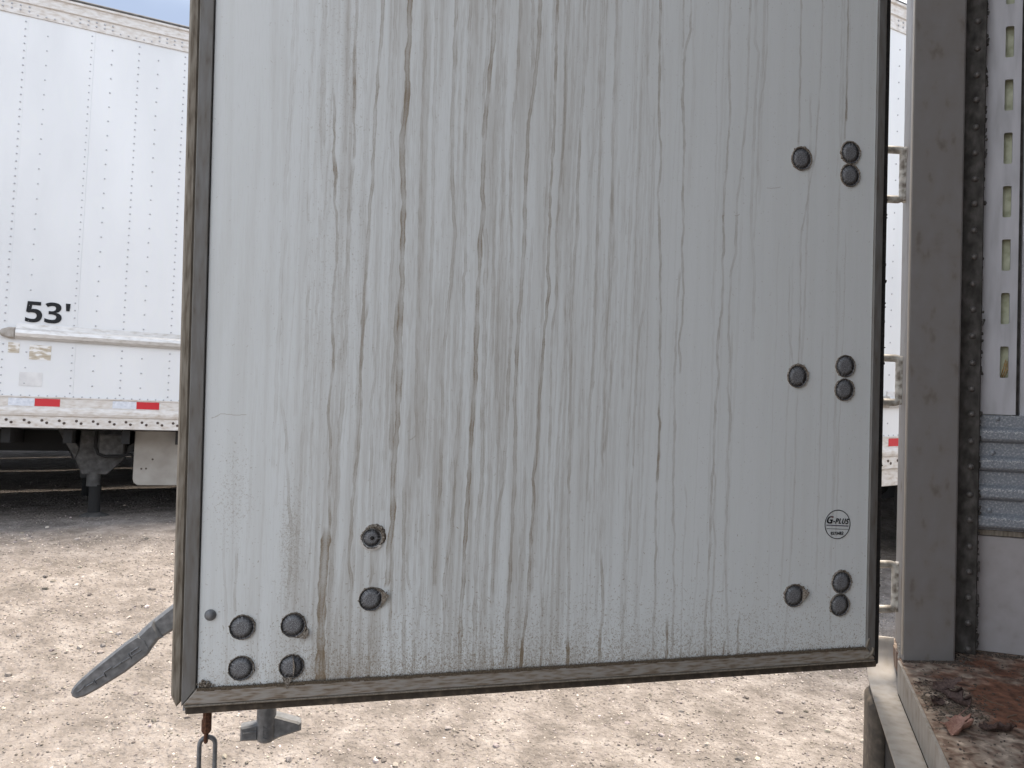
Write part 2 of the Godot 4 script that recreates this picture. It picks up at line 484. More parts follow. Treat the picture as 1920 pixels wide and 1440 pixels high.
# ------------------------------------------------------------------ yard
func build_yard() -> void:
	var xs: Array[float] = []
	var zs: Array[float] = []
	var a := -400.0
	while a < 400.0:
		xs.append(a)
		var d: float = 0.06 if a > -5.0 and a < 3.2 else max(0.06, min(abs(a + 5.0), abs(a - 3.2)) * 0.25 + 0.06)
		a += min(d, 60.0)
	a = -400.0
	while a < 400.0:
		zs.append(a)
		var d: float = 0.05 if a > -8.5 and a < -1.6 else max(0.05, min(abs(a + 8.5), abs(a + 1.6)) * 0.25 + 0.05)
		a += min(d, 60.0)
	var st := begin(true)
	for z in zs:
		for x in xs:
			st.add_vertex(Vector3(x, yard_rough(x, z) if abs(x) < 60 and abs(z) < 60 else yard(x, z), z))
	var w := xs.size()
	for j in zs.size() - 1:
		for i in w - 1:
			var k := j * w + i
			for t in [k, k + 1, k + w + 1, k, k + w + 1, k + w]:
				st.add_index(t)
	var o := obj("ground", st, M.ground, self)
	tag(o, "", "", "", "structure")

	# loose stones, nobody could count them
	for kind in 3:
		var lump := stone_mesh(kind)
		var mm := MultiMesh.new()
		mm.transform_format = MultiMesh.TRANSFORM_3D
		mm.use_colors = true
		mm.mesh = lump
		var n := 24000
		mm.instance_count = n
		for i in n:
			var x := rng.randf_range(-5.6, 3.4)
			var z := -rng.randf_range(1.8, 8.2) if rng.randf() < 0.35 else -rng.randf_range(2.2, 4.8)
			var s: float = 0.0024 + 0.0036 * pow(rng.randf(), 2.5) + (0.012 * rng.randf() if rng.randf() < 0.015 else 0.0)
			var b := Basis(Vector3(rng.randf() - 0.5, rng.randf() - 0.5, rng.randf() - 0.5).normalized(), rng.randf() * TAU).scaled(Vector3(s * rng.randf_range(0.8, 1.5), s * 0.75, s))
			mm.set_instance_transform(i, Transform3D(Basis(Vector3.UP, rng.randf() * TAU) * b, Vector3(x, yard_rough(x, z) + s * 0.15, z)))
			var v := rng.randf_range(0.13, 0.34) if rng.randf() < 0.86 else rng.randf_range(0.36, 0.6)
			mm.set_instance_color(i, Color(v, v * rng.randf_range(0.85, 0.92), v * rng.randf_range(0.72, 0.86)))
		var mi := MultiMeshInstance3D.new()
		mi.multimesh = mm
		mi.material_override = M.stone
		mi.name = numbered("gravel")
		add_child(mi)
		tag(mi, ["small pale gravel stones strewn over the dirt yard", "angular gravel chips strewn over the dirt yard", "flat gravel flakes strewn over the dirt yard"][kind], "gravel", "", "stuff")

func stone_mesh(kind: int) -> ArrayMesh:
	var st := begin()
	var r := RandomNumberGenerator.new()
	r.seed = 70 + kind
	var ring: Array = []
	var top := Vector3(0.1, 0.75, 0.0)
	var bot := Vector3(0.0, -0.8, 0.1)
	for lv in 2:
		var q: Array[Vector3] = []
		for k in 5:
			var an := TAU * (k + 0.5 * lv) / 5.0 + r.randf_range(-0.3, 0.3)
			q.append(Vector3(cos(an) * r.randf_range(0.7, 1.15), (0.35 if lv == 0 else -0.35) + r.randf_range(-0.15, 0.15), sin(an) * r.randf_range(0.7, 1.15)))
		ring.append(q)
	for k in 5:
		var k2 := (k + 1) % 5
		tri(st, top, ring[0][k], ring[0][k2], top)
		tri(st, bot, ring[1][k], ring[1][k2], bot)
		tri(st, ring[0][k], ring[0][k2], ring[1][k], ring[0][k] + ring[1][k])
		tri(st, ring[0][k2], ring[1][k], ring[1][k2], ring[0][k2] + ring[1][k2])
	st.generate_normals()
	return st.commit()

# ------------------------------------------------------------------ trailers across the yard
func build_far_trailers() -> void:
	# axes of the row: along the wall, up the wall, out of the wall
	var b := Basis(Vector3(0.8957, -0.0245, -0.4440), Vector3(-0.0101, 0.9971, -0.0754), Vector3(0.4445, 0.0720, 0.8929)).orthonormalized()
	var o := Vector3(-3.3073, 1.35 - 0.3137, -4.8375)
	far_trailer(Transform3D(b, o), {"u0": -6.0, "u1": 9.5, "rub": 0.58, "rub0": -0.045, "number": true, "gear": true, "skirt": true, "lower": 0.0, "detail": true, "width": 2.5, "wheels": [7.2, 8.4], "wheel_y": -0.14},
		"white dry van trailer marked 53' on its riveted side, on a lowered landing leg")
	var b2 := Basis(Vector3(0.8670, 0.0088, -0.4983), Vector3(0.0028, 0.9997, 0.0225), Vector3(0.4984, -0.0209, 0.8667)).orthonormalized()
	var o2 := Vector3(2.2203, -0.3921, -4.3) * 1.128 + Vector3(0, 1.35, 0)
	far_trailer(Transform3D(b2, o2), {"u0": -0.24, "u1": 9.0, "rub": 0.39, "rub0": -0.22, "number": false, "gear": false, "skirt": false, "lower": 0.117, "detail": true, "width": 2.35, "wheels": [1.3, 2.5]},
		"white trailer glimpsed in the gap between door and corner post")
	for k in 3:
		var ok := o + Vector3(-0.4445, -0.034, -0.8929) * (2.74 + 2.74 * k) + Vector3(0.8957, 0, -0.444) * (1.5 - 1.2 * k)
		far_trailer(Transform3D(b, ok), {"u0": -7.0, "u1": 8.0, "rub": 0.58, "rub0": -3.0, "number": false, "gear": false, "skirt": false, "lower": 0.0, "detail": false, "width": 2.5, "wheels": [5.0, 6.2], "wheel_y": -0.14},
			["white trailer directly behind the one marked 53'", "white trailer two places behind the one marked 53'", "white trailer farthest back in the row, seen only under the others"][k])

func far_trailer(xf: Transform3D, p: Dictionary, label: String) -> void:
	var t := thing("semi_trailer", xf, label, "trailer", "white trailers parked across the yard")
	var u0: float = p.u0
	var u1: float = p.u1
	var w: float = p.width
	var H := 2.78
	var st := begin()
	# body box behind the sheets
	rangebox(st, u0, u1, 0.0, 2.93, -w, -0.012, 0.02)
	obj("body", st, M.white, t)
	if p.detail:
		# side sheets, each with its own edge, lapped like the real ones
		var edges: Array[float] = []
		var e: float = u0 + 0.02
		var cuts := [0.0, 0.395] if p.number else [-0.6]
		var x := -0.05
		while x > u0:
			x -= 1.22
		x += 1.22
		edges.append(e)
		while x < u1:
			if x < -0.2 or x > 1.5 or cuts.is_empty():
				if x > e + 0.1:
					edges.append(x)
			x += 1.22
		for c in cuts:
			edges.append(c)
		edges.append(u1 - 0.02)
		edges.sort()
		for i in edges.size() - 1:
			var ss := begin()
			var proud := 0.0018 * (i % 2)
			rangebox(ss, edges[i], edges[i + 1], 0.185, H + 0.02, -0.012, -0.0025 + proud, 0.0006)
			obj("side_sheet", ss, M.white, t)
		# rivets: hundreds of small heads
		var rv := begin()
		var cols: Array[float] = [-0.016, 0.377, 0.674, 0.976]
		var sparse: Array[float] = [0.115, 0.505, 0.80]
		if not p.number:
			cols = [0.31, 0.62, 0.93]
			sparse = [-0.105, 0.17, 0.46]
		else:
			for q in 5:
				cols.append(-0.42 - 0.4 * q)
				sparse.append(-0.27 - 0.4 * q)
				cols.append(1.28 + 0.3 * q)
				sparse.append(1.12 + 0.3 * q)
		for c in cols:
			var v := 0.235
			while v < H - 0.02:
				if v < p.rub - 0.01 or v > p.rub + 0.11:
					rivet_head(rv, Vector3(c, v, 0.0), 0.0062)
				v += 0.0512
		for c in sparse:
			var v := 0.29
			while v < H - 0.05:
				if v < p.rub - 0.01 or v > p.rub + 0.11:
					rivet_head(rv, Vector3(c, v, 0.0), 0.0062)
				v += 0.1036
		var q := u0 + 0.1
		while q < min(u1, 3.0):
			rivet_head(rv, Vector3(q, 0.212, 0.0), 0.0055)
			if fposmod(q, 0.5) < 0.25:
				rivet_head(rv, Vector3(q, 2.80, 0.008), 0.0065)
			else:
				rivet_head(rv, Vector3(q, 2.815, 0.008), 0.0075)
				rivet_head(rv, Vector3(q, 2.845, 0.008), 0.0075)
			q += 0.05
		var ro := obj("rivets", rv, M.rivet, t)
		ro.set_meta("kind", "stuff")
	# top rail: stepped extrusion with a dark cap
	var tr := begin()
	prism(tr, [[-0.012, 2.78], [0.006, 2.782], [0.006, 2.862], [0.016, 2.868], [0.016, 2.885], [0.008, 2.892], [0.010, 2.93], [0.022, 2.936], [0.022, 2.95], [-0.02, 2.955]], u0, u1, 0.0, Transform3D(Basis(Vector3(0, 0, 1), Vector3(0, 1, 0), Vector3(1, 0, 0)), Vector3.ZERO))
	obj("top_rail", tr, M.farrail, t)
	var rf := begin()
	rangebox(rf, u0 + 0.01, u1 - 0.01, 2.956, 2.985, -w + 0.02, 0.004, 0.01)
	obj("roof", rf, M.gear, t)
	# rub rail
	var rub: float = p.rub
	var rr := begin()
	var pr := [[0.0, rub + 0.104], [0.004, rub + 0.104], [0.005, rub + 0.073], [0.018, rub + 0.070], [0.03, rub + 0.058], [0.034, rub + 0.036], [0.03, rub + 0.014], [0.016, rub], [0.0, rub - 0.002]]
	prism(rr, pr, p.rub0 + 0.095, u1 - 0.1, 0.0, Transform3D(Basis(Vector3(0, 0, 1), Vector3(0, 1, 0), Vector3(1, 0, 0)), Vector3.ZERO))
	obj("rub_rail", rr, M.brightrail, t)
	var ec := begin()
	var r0: float = p.rub0
	prism(ec, [[r0, rub + 0.034], [r0 + 0.02, rub + 0.058], [r0 + 0.055, rub + 0.072], [r0 + 0.094, rub + 0.074], [r0 + 0.094, rub - 0.001], [r0 + 0.055, rub + 0.001], [r0 + 0.02, rub + 0.012]], 0.0, 0.03, 0.009)
	lathe(ec, [[0.014, 0.026], [0.014, 0.031], [0.007, 0.033], [0.0, 0.033]], 12, Transform3D(Basis(Vector3.RIGHT, PI / 2), Vector3(r0 + 0.03, rub + 0.034, 0.0)))
	obj("rail_end_cap", ec, M.alu, t)
	# bottom rail in three bands
	var br := begin()
	var bx := Transform3D(Basis(Vector3(0, 0, 1), Vector3(0, 1, 0), Vector3(1, 0, 0)), Vector3.ZERO)
	prism(br, [[-0.05, 0.0], [0.012, 0.0], [0.012, 0.074], [0.020, 0.080], [0.024, 0.095], [0.024, 0.112], [0.016, 0.13], [0.006, 0.136], [0.006, 0.196], [0.012, 0.198], [0.012, 0.206], [-0.05, 0.206]], u0, u1, 0.0, bx)
	obj("bottom_rail", br, M.farrail, t)
	if p.lower > 0.0:
		var lw := begin()
		rangebox(lw, u0 + 0.02, u1, -p.lower, -0.002, -0.06, -0.006, 0.004)
		obj("lower_rail", lw, M.farrail, t)
	if p.detail:
		var bl := begin()
		var x := -0.66 if p.number else -0.5
		while x < 2.2:
			for c in [[0.0, 0.049], [0.028, 0.033]]:
				lathe(bl, [[0.0095, 0.0], [0.0085, 0.003], [0.0, 0.0045]], 8, Transform3D(Basis(Vector3.RIGHT, PI / 2), Vector3(x + c[0], c[1], 0.0118)))
			x += 0.0988
		var bo := obj("bolts", bl, M.hole, t)
		bo.set_meta("kind", "stuff")
		var k := -2
		while k < 5:
			var s: float = (0.035 if p.number else -0.245) + 0.6 * k
			if s > u0 + 0.05:
				var tw := begin()
				rangebox(tw, s, s + 0.145, 0.142, 0.192, 0.0062, 0.0078)
				obj("white_reflector", tw, M.tape, t)
			if s + 0.145 > u0 + 0.05:
				var td := begin()
				rangebox(td, s + 0.147, s + 0.29, 0.142, 0.192, 0.0062, 0.0078)
				obj("red_reflector", td, M.red, t)
			k += 1
	# frame under the floor
	var fr := begin()
	for z in [-0.75, -w + 0.75]:
		rangebox(fr, u0 + 0.3, u1 - 0.3, -0.16, -0.002, z - 0.05, z + 0.05)
	var cx: float = u0 + 0.4
	while cx < u1 - 0.3:
		rangebox(fr, cx, cx + 0.05, -0.1, -0.002, -w + 0.06, -0.06)
		cx += 0.35
	obj("chassis", fr, M.under, t)
	if p.number:
		var tm := text_mesh("53'", 0.138, 0.0015)
		var no := obm("length_number", tm, M.ink, t)
		no.transform = Transform3D(Basis(Vector3(1.06, 0, 0), Vector3(0, 1, 0), Vector3(0, 0, 1)), Vector3(0.226, 0.765, 0.0025))
		for r in [[0.013, 0.076, 0.487, 0.556, "old"], [0.132, 0.255, 0.449, 0.547, "old"], [0.085, 0.215, 0.272, 0.364, "pale"]]:
			var sr := begin()
			rangebox(sr, r[0], r[1], r[2], r[3], 0.0, 0.0012)
			var m := mottled([[0.0, lc(0.35, 0.29, 0.2)], [0.5, lc(0.50, 0.45, 0.37)], [0.62, lc(0.72, 0.71, 0.68)], [1.0, lc(0.76, 0.76, 0.76)]], 0.02, 5, 40, Vector3(2, 6, 2), 0.7, 0.0, 256) if r[4] == "old" else mottled([[0.0, lc(0.55, 0.55, 0.55)], [1.0, lc(0.72, 0.72, 0.71)]], 0.02, 4, 41, Vector3(3, 3, 3), 0.7, 0.0, 128)
			obj("sticker_residue", sr, m, t)
	if p.gear:
		landing_gear(t, 0.0, -0.45)
		landing_gear(t, -0.13, -1.95)
	if p.skirt:
		var sk := begin()
		prism(sk, [[0.782, -0.004], [0.782, -0.352], [0.79, -0.378], [0.815, -0.397], [3.4, -0.43], [3.4, -0.004]], -0.275, -0.25, 0.004)
		obj("side_skirt", sk, mottled([[0.0, lc(0.26, 0.24, 0.21)], [1.0, lc(0.36, 0.345, 0.315)]], 0.02, 6, 45, Vector3(1, 1, 1), 0.6, 0.0, 256), t)
		for c in [[0.835, -0.278], [0.865, -0.277], [0.905, -0.21]]:
			var bs := begin()
			lathe(bs, [[0.007, 0.0], [0.006, 0.003], [0.0, 0.004]], 8, Transform3D(Basis(Vector3.RIGHT, PI / 2), Vector3(c[0], c[1], -0.2502)))
			obj("skirt_bolt", bs, M.hole, t)
	if p.has("wheels"):
		for u in p.wheels:
			for z in [-0.42, -w + 0.42]:
				wheel(t, u, z, p.get("wheel_y", -0.34))

func rivet_head(st: SurfaceTool, c: Vector3, r: float) -> void:
	var n := 6
	var top := c + Vector3(0, 0, r * 0.62)
	for k in n:
		var a := TAU * k / n
		var b := TAU * (k + 1) / n
		var d0 := Vector3(cos(a), sin(a), 0)
		var d1 := Vector3(cos(b), sin(b), 0)
		var up := Vector3(0, 0, r * 0.4)
		quad(st, c + d0 * r - Vector3(0, 0, 0.004), c + d1 * r - Vector3(0, 0, 0.004), c + d1 * r * 0.75 + up, c + d0 * r * 0.75 + up, d0 + d1)
		tri(st, c + d0 * r * 0.75 + up, c + d1 * r * 0.75 + up, top, Vector3(0, 0, 1))

func landing_gear(t: Node3D, du: float, z: float) -> void:
	var st := begin()
	var xf := Transform3D(Basis.IDENTITY, Vector3(du, 0, z))
	prism(st, [[0.429, -0.003], [0.733, -0.003], [0.732, -0.17], [0.717, -0.215], [0.612, -0.325], [0.452, -0.324], [0.438, -0.288], [0.405, -0.215], [0.429, -0.135]], -0.06, 0.03, 0.006, xf)
	prism(st, [[0.285, -0.003], [0.341, -0.003], [0.428, -0.137], [0.404, -0.213]], -0.02, 0.022, 0.004, xf)
	prism(st, [[0.734, -0.12], [0.90, -0.003], [0.985, -0.003], [0.75, -0.166], [0.734, -0.168]], -0.02, 0.022, 0.004, xf)
	var g := obj("landing_gear", st, M.gear, t)
	var box := begin()
	rangebox(box, 0.545 + du, 0.72 + du, -0.19, -0.03, z + 0.031, z + 0.09, 0.012)
	obj("gearbox", box, M.gear, g)
	var hose := begin(true)
	tube(hose, [Vector3(0.535 + du, -0.01, z + 0.08), Vector3(0.53 + du, -0.12, z + 0.085), Vector3(0.55 + du, -0.175, z + 0.09), Vector3(0.60 + du, -0.195, z + 0.095), Vector3(0.70 + du, -0.19, z + 0.1), Vector3(0.76 + du, -0.175, z + 0.12), Vector3(0.785 + du, -0.20, z + 0.13), Vector3(0.79 + du, -0.29, z + 0.13)], 0.011, 8)
	obj("crank", hose, M.under, g)
	var leg := begin(true)
	var y0 := -0.34
	lathe(leg, [[0.046, -0.41], [0.046, y0 + 0.03]], 16, Transform3D(Basis.IDENTITY, Vector3(0.527 + du, 0, z - 0.01)))
	obj("leg_sleeve", leg, M.gear, g)
	var tb := begin(true)
	lathe(tb, [[0.04, -0.63], [0.04, -0.40]], 16, Transform3D(Basis.IDENTITY, Vector3(0.54 + du, 0, z - 0.01)))
	obj("leg", tb, M.under, g)
	var ft := begin()
	lathe(ft, [[0.095, -0.645], [0.098, -0.622], [0.085, -0.612], [0.045, -0.598], [0.0, -0.598]], 18, Transform3D(Basis.IDENTITY, Vector3(0.545 + du, 0, z - 0.01)))
	obj("foot", ft, M.gear, g)

func wheel(t: Node3D, u: float, z: float, y := -0.34, k := 1.0) -> void:
	var st := begin(true)
	var xf := Transform3D(Basis(Vector3.RIGHT, PI / 2) * Basis.from_scale(Vector3(k, k, k)), Vector3(u, y, z))
	lathe(st, [[0.27, -0.13], [0.44, -0.14], [0.49, -0.11], [0.50, 0.0], [0.49, 0.11], [0.44, 0.14], [0.27, 0.13]], 32, xf)
	var o := obj("wheel", st, M.tyre, t)
	var rm := begin(true)
	lathe(rm, [[0.272, 0.125], [0.25, 0.06], [0.12, 0.05], [0.11, 0.10], [0.0, 0.10]], 24, xf)
	obj("rim", rm, M.gear, o)

# ------------------------------------------------------------------ the trailer with the open door
func build_near_trailer() -> void:
	var T := Transform3D(Basis(Vector3.UP, deg_to_rad(-19.6)), Vector3(0.7575, 0.85, -1.4375))
	var t := thing("semi_trailer", T, "near trailer with its streaked white door swung open and leaf litter on its floor", "trailer")
	var L := 13.5
	var W := 2.42
	# floor
	var fl := SurfaceTool.new()
	fl.begin(Mesh.PRIMITIVE_TRIANGLES)
	fl.set_smooth_group(-1)
	for s in [[0.0, 1.5, 0.0, 0.94, 0.0], [1.5, L, 0.94, 0.3, 0.0], [0.0, 1.5, 0.0, 0.94, -0.035], [1.5, L, 0.94, 0.3, -0.035]]:
		var c: Array[Vector3] = [Vector3(s[0], s[4], -0.1415), Vector3(s[1], s[4], -0.1415), Vector3(s[1], s[4], W), Vector3(s[0], s[4], W)]
		var uv: Array[Vector2] = [Vector2(s[2], 0.0), Vector2(s[3], 0.0), Vector2(s[3], 1.58), Vector2(s[2], 1.58)]
		for k in ([0, 1, 2, 0, 2, 3] if s[4] == 0.0 else [0, 2, 1, 0, 3, 2]):
			fl.set_uv(uv[k])
			fl.add_vertex(c[k])
	for k in 6:
		fl.set_uv(Vector2(0.01, [0.0, 1.58, 1.58, 0.0, 1.58, 0.0][k]))
		fl.add_vertex([Vector3(0, 0, -0.1415), Vector3(0, 0, W), Vector3(0, -0.035, W), Vector3(0, 0, -0.1415), Vector3(0, -0.035, W), Vector3(0, -0.035, -0.1415)][k])
	obj("floor", fl, floor_material(), t)
	# shell
	var sh := begin()
	rangebox(sh, 0.10, L, -0.12, 2.80, -0.17, -0.142)
	obj("left_wall", sh, M.white, t)
	sh = begin()
	rangebox(sh, 0.0, L, -0.12, 2.80, W, W + 0.05)
	obj("right_wall", sh, M.inner, t)
	sh = begin()
	rangebox(sh, L, L + 0.05, -0.12, 2.80, -0.17, W + 0.05)
	obj("front_wall", sh, M.inner, t)
	sh = begin()
	rangebox(sh, 0.0, L + 0.05, 2.802, 2.85, -0.17, W + 0.05)
	obj("roof", sh, M.white, t)
	sh = begin()
	rangebox(sh, 0.0, 0.12, 2.62, 2.80, -0.02, W, 0.004)
	obj("door_header", sh, M.alu, t)
	sh = begin()
	rangebox(sh, 0.002, 0.10, 0.0, 2.62, W - 0.06, W - 0.002, 0.004)
	obj("right_post", sh, M.post, t)
	# corner post: angled inner face, narrow rear face
	var up := Transform3D(Basis(Vector3(1, 0, 0), Vector3(0, 0, -1), Vector3(0, 1, 0)), Vector3.ZERO)
	var cp := begin()
	prism(cp, [[0.003, 0.0], [0.006, -0.0015], [0.096, 0.0355], [0.099, 0.0385], [0.099, 0.138], [0.0085, 0.138], [0.0075, 0.075], [0.0045, 0.072], [0.004, 0.022], [0.0015, 0.02]], 0.001, 2.80, 0.0, up)
	obj("corner_post", cp, M.post, t)
	var bead := begin(true)
	tube(bead, [Vector3(0.003, 0.012, 0.0005), Vector3(0.003, 1.4, 0.0005), Vector3(0.003, 2.6, 0.0005)], 0.0022, 8)
	obj("post_edge_bead", bead, mat(lc(0.62, 0.58, 0.52), 0.35, 0.2), t)
	# flange with rivets in the dark corner
	var fg := begin()
	rangebox(fg, 0.0992, 0.146, 0.001, 2.78, -0.104, -0.09, 0.002)
	obj("rivet_flange", fg, M.flange, t)
	var rs := begin(true)
	lathe(rs, [[0.0062, -0.001], [0.0060, 0.0012], [0.0046, 0.0034], [0.0020, 0.0046], [0.0, 0.0048]], 12)
	rs.generate_normals()
	var rmesh := rs.commit()
	var y := 0.011
	while y < 2.7:
		var ro := obm("rivet", rmesh, M.rivet_old, t)
		ro.transform = Transform3D(Basis(Vector3.RIGHT, PI / 2), Vector3(0.1315 - 0.003 * (y / 1.3) + rng.randf_range(-0.0008, 0.0008), y, -0.09))
		y += 0.0522 + rng.randf_range(-0.003, 0.003)
	# ragged sealant between flange and wall
	var sl := begin()
	for i in 150:
		var yy := rng.randf_range(0.01, 1.4) if i < 110 else rng.randf_range(0.01, 0.12)
		var s := rng.randf_range(0.0015, 0.0042)
		cbox(sl, Vector3.ZERO, Vector3(s * 1.2, s * rng.randf_range(1.0, 4.0), s), s * 0.3, Transform3D(Basis(Vector3(0.3, 0.2, 1).normalized(), rng.randf_range(-0.5, 0.5)), Vector3(0.1465 + rng.randf_range(-0.002, 0.0025), yy, -0.0925 + rng.randf_range(-0.008, 0.0))))
	var slo := obj("sealant_crumbs", sl, M.flange, t)
	slo.set_meta("kind", "stuff")
	# slotted rail
	var front := -0.118
	var back := -0.121
	var sr := begin()
	var sx0 := 0.1842
	var sx1 := 0.1992
	rangebox(sr, 0.1485, sx0, 0.475, 2.78, back, front, 0.0)
	rangebox(sr, sx1, 0.2125, 0.475, 2.78, back, front, 0.0)
	var prev := 0.475
	for k in 21:
		var top: float = 0.6107 + 0.1067 * k
		var bot := top - 0.0625
		rangebox(sr, sx0, sx1, prev, bot, back, front, 0.0)
		for c in [[sx0, bot, 1, 1], [sx1, bot, -1, 1], [sx0, top, 1, -1], [sx1, top, -1, -1]]:
			prism(sr, [[c[0], c[1]], [c[0] + 0.0028 * c[2], c[1]], [c[0] + 0.0008 * c[2], c[1] + 0.0008 * c[3]], [c[0], c[1] + 0.0028 * c[3]]], back, front)
		prev = top
	rangebox(sr, sx0, sx1, prev, 2.78, back, front, 0.0)
	rangebox(sr, 0.2105, 0.2125, 0.475, 2.78, -0.136, back, 0.0)
	obj("slotted_rail", sr, M.wall, t)
	var fo := begin()
	rangebox(fo, 0.15, 0.2095, 0.47, 2.78, -0.1415, -0.133)
	obj("insulation", fo, M.foam, t)
	# wall lining beyond the rail
	var wl := begin()
	rangebox(wl, 0.222, L, 0.47, 2.78, -0.1415, -0.128, 0.001)
	obj("wall_lining", wl, M.wall, t)
	var gp := begin()
	rangebox(gp, 0.213, 0.2215, 0.47, 2.78, -0.1415, -0.134)
	obj("lining_joint", gp, M.flange, t)
	# corrugated scuff band
	var prof: Array = [[-0.1415, 0.2455], [-0.116, 0.2455]]
	var yy := 0.2465
	for k in 4:
		var b := 0.2465 + 0.0572 * k
		for q in [[0.0, 0.0], [0.005, 0.011], [0.009, 0.0135], [0.022, 0.0135], [0.027, 0.010], [0.032, 0.0]]:
			prof.append([-0.116 + q[1], b + q[0]])
	prof.append([-0.116, 0.4735])
	prof.append([-0.1415, 0.4735])
	var sc := begin()
	prism(sc, prof, 0.1488, L, 0.0, Transform3D(Basis(Vector3(0, 0, 1), Vector3(0, 1, 0), Vector3(1, 0, 0)), Vector3.ZERO))
	obj("scuff_band", sc, M.galv, t)
	# white oxide crust along the ridges
	var ox := begin()
	for k in 700:
		var rk := rng.randi() % 4
		var s := rng.randf_range(0.0005, 0.0015)
		cbox(ox, Vector3(0.15 + 0.25 * rng.randf(), 0.2465 + 0.0572 * rk + 0.0225 + rng.randfn() * 0.0016, -0.1026), Vector3(s * 1.4, s, 0.0008), 0.0)
	var oxo := obj("oxide_crust", ox, mat(lc(0.6, 0.61, 0.61), 0.9), t)
	oxo.set_meta("kind", "stuff")
	var bm := begin(true)
	lathe(bm, [[0.0052, -0.001], [0.005, 0.0015], [0.003, 0.0032], [0.0, 0.0036]], 12)
	bm.generate_normals()
	var bmesh := bm.commit()
	for c in [[0.181, 0.4668], [0.174, 0.3985], [0.170, 0.284]]:
		var bo := obm("bolt", bmesh, M.galv, t)
		bo.transform = Transform3D(Basis(Vector3.RIGHT, PI / 2), Vector3(c[0], c[1], -0.116))
	# lower lining and batten
	var lo := begin()
	rangebox(lo, 0.147, L, 0.001, 0.232, -0.1415, -0.124, 0.001)
	obj("lower_lining", lo, M.lowwall, t)
	var bt := begin()
	rangebox(bt, 0.1475, L, 0.2335, 0.2445, -0.1415, -0.119, 0.001)
	obj("batten", bt, M.trim_dirty, t)
	# sill flange, ledge, gusset, rubber bumper
	var sf := begin()
	rangebox(sf, -0.0055, -0.0005, -0.0565, 0.0012, 0.006, W, 0.0006)
	obj("sill_flange", sf, M.alu, t)
	var lg := begin(true)
	var lp: Array = []
	for q in [[0.0, -0.0585], [0.26, -0.0585], [0.02, -0.0585]]:
		lp.append(q)
	# profile in z,y swept along x: flat ledge curving up into a gusset plate
	var curve: Array = [[W, -0.0585], [0.6, -0.0585], [0.02, -0.0585], [-0.02, -0.0565], [-0.05, -0.05], [-0.075, -0.036], [-0.09, -0.018], [-0.096, 0.0], [-0.098, 0.0125]]
	for i in curve.size() - 1:
		var a: Array = curve[i]
		var b: Array = curve[i + 1]
		var x1 := -0.006
		var x2 := 0.002
		var f0 := Vector3(-0.0505, a[1], a[0])
		var f1 := Vector3(-0.0505, b[1], b[0])
		var g0 := Vector3(x1 if a[0] > 0.0 else x2, a[1], a[0])
		var g1 := Vector3(x1 if b[0] > 0.0 else x2, b[1], b[0])
		quad(lg, f0, f1, g1, g0, Vector3(0, 1, 0.6))
		var d := Vector3(0, -0.006, 0) if i < 5 else Vector3(0, 0, -0.006)
		quad(lg, f0 + d, f1 + d, g1 + d, g0 + d, Vector3(0, -1, -0.6))
		quad(lg, f0, f1, f1 + d, f0 + d, Vector3(-1, 0, 0))
	quad(lg, Vector3(-0.0505, 0.0125, -0.098), Vector3(0.002, 0.0125, -0.098), Vector3(0.002, 0.0125, -0.104), Vector3(-0.0505, 0.0125, -0.104), Vector3.UP)
	obj("rear_ledge", lg, M.alu, t)
	var wd := begin()
	for i in 16:
		var s := rng.randf_range(0.0026, 0.0042)
		cbox(wd, Vector3(0.0015 + rng.randf_range(-0.001, 0.001), -0.045 + 0.0045 * i, -0.006 - 0.001 * i), Vector3(0.006, 0.0075, s * 1.6), 0.002)
	obj("weld_bead", wd, M.alu, t)
	var rb := begin(true)
	prism(rb, [[-0.0585, -0.06], [-0.0585, 0.03], [-0.052, 0.05], [-0.035, 0.055], [-0.035, -0.085], [-0.052, -0.082]], -0.45, -0.072, 0.006, Transform3D(Basis(Vector3(1, 0, 0), Vector3(0, 0, -1), Vector3(0, 1, 0)), Vector3(0, 0, 0)))
	obj("dock_bumper", rb, M.rubber, t)
	var bb := begin()
	rangebox(bb, -0.034, 0.10, -0.30, -0.0655, -0.16, W, 0.003)
	obj("bumper_beam", bb, M.black, t)
	# hinges: bent straps between door edge and post
	for c in [[1.0085, 0.9075], [0.584, 0.494], [0.166, 0.0755], [1.43, 1.335], [1.87, 1.775], [2.32, 2.225]]:
		var hb := begin(true)
		var yt: float = c[0]
		var yb: float = c[1]
		var pts: Array = []
		pts.append(Vector3(-0.075, yt + 0.001, -0.05))
		pts.append(Vector3(-0.026, yt, -0.074))
		pts.append(Vector3(-0.013, yt, -0.08))
		for k in 4:
			var an := PI / 2 * k / 3.0
			pts.append(Vector3(-0.0085 + sin(an) * 0.009, yt - 0.009 + cos(an) * 0.009, -0.082))
		for k in 4:
			var an := PI / 2 + PI / 2 * k / 3.0
			pts.append(Vector3(-0.0085 + sin(an) * 0.009, yb + 0.009 + cos(an) * 0.009, -0.082))
		pts.append(Vector3(-0.013, yb, -0.08))
		pts.append(Vector3(-0.026, yb, -0.074))
		pts.append(Vector3(-0.075, yb, -0.05))
		tube(hb, pts, 0.0062, 8, false, 1.3)
		obj("hinge_strap", hb, M.hinge, t)
		var hp := begin()
		rangebox(hp, 0.0, 0.009, yb - 0.004, yt + 0.004, -0.10, -0.076, 0.002)
		obj("hinge_leaf", hp, M.hinge, t)
	for u in [2.2, 3.3]:
		for z in [0.15, W - 0.25]:
			wheel(t, u, z, -0.46, 0.8)
	build_door(t, T)
	build_litter(t, T)
	build_chain()

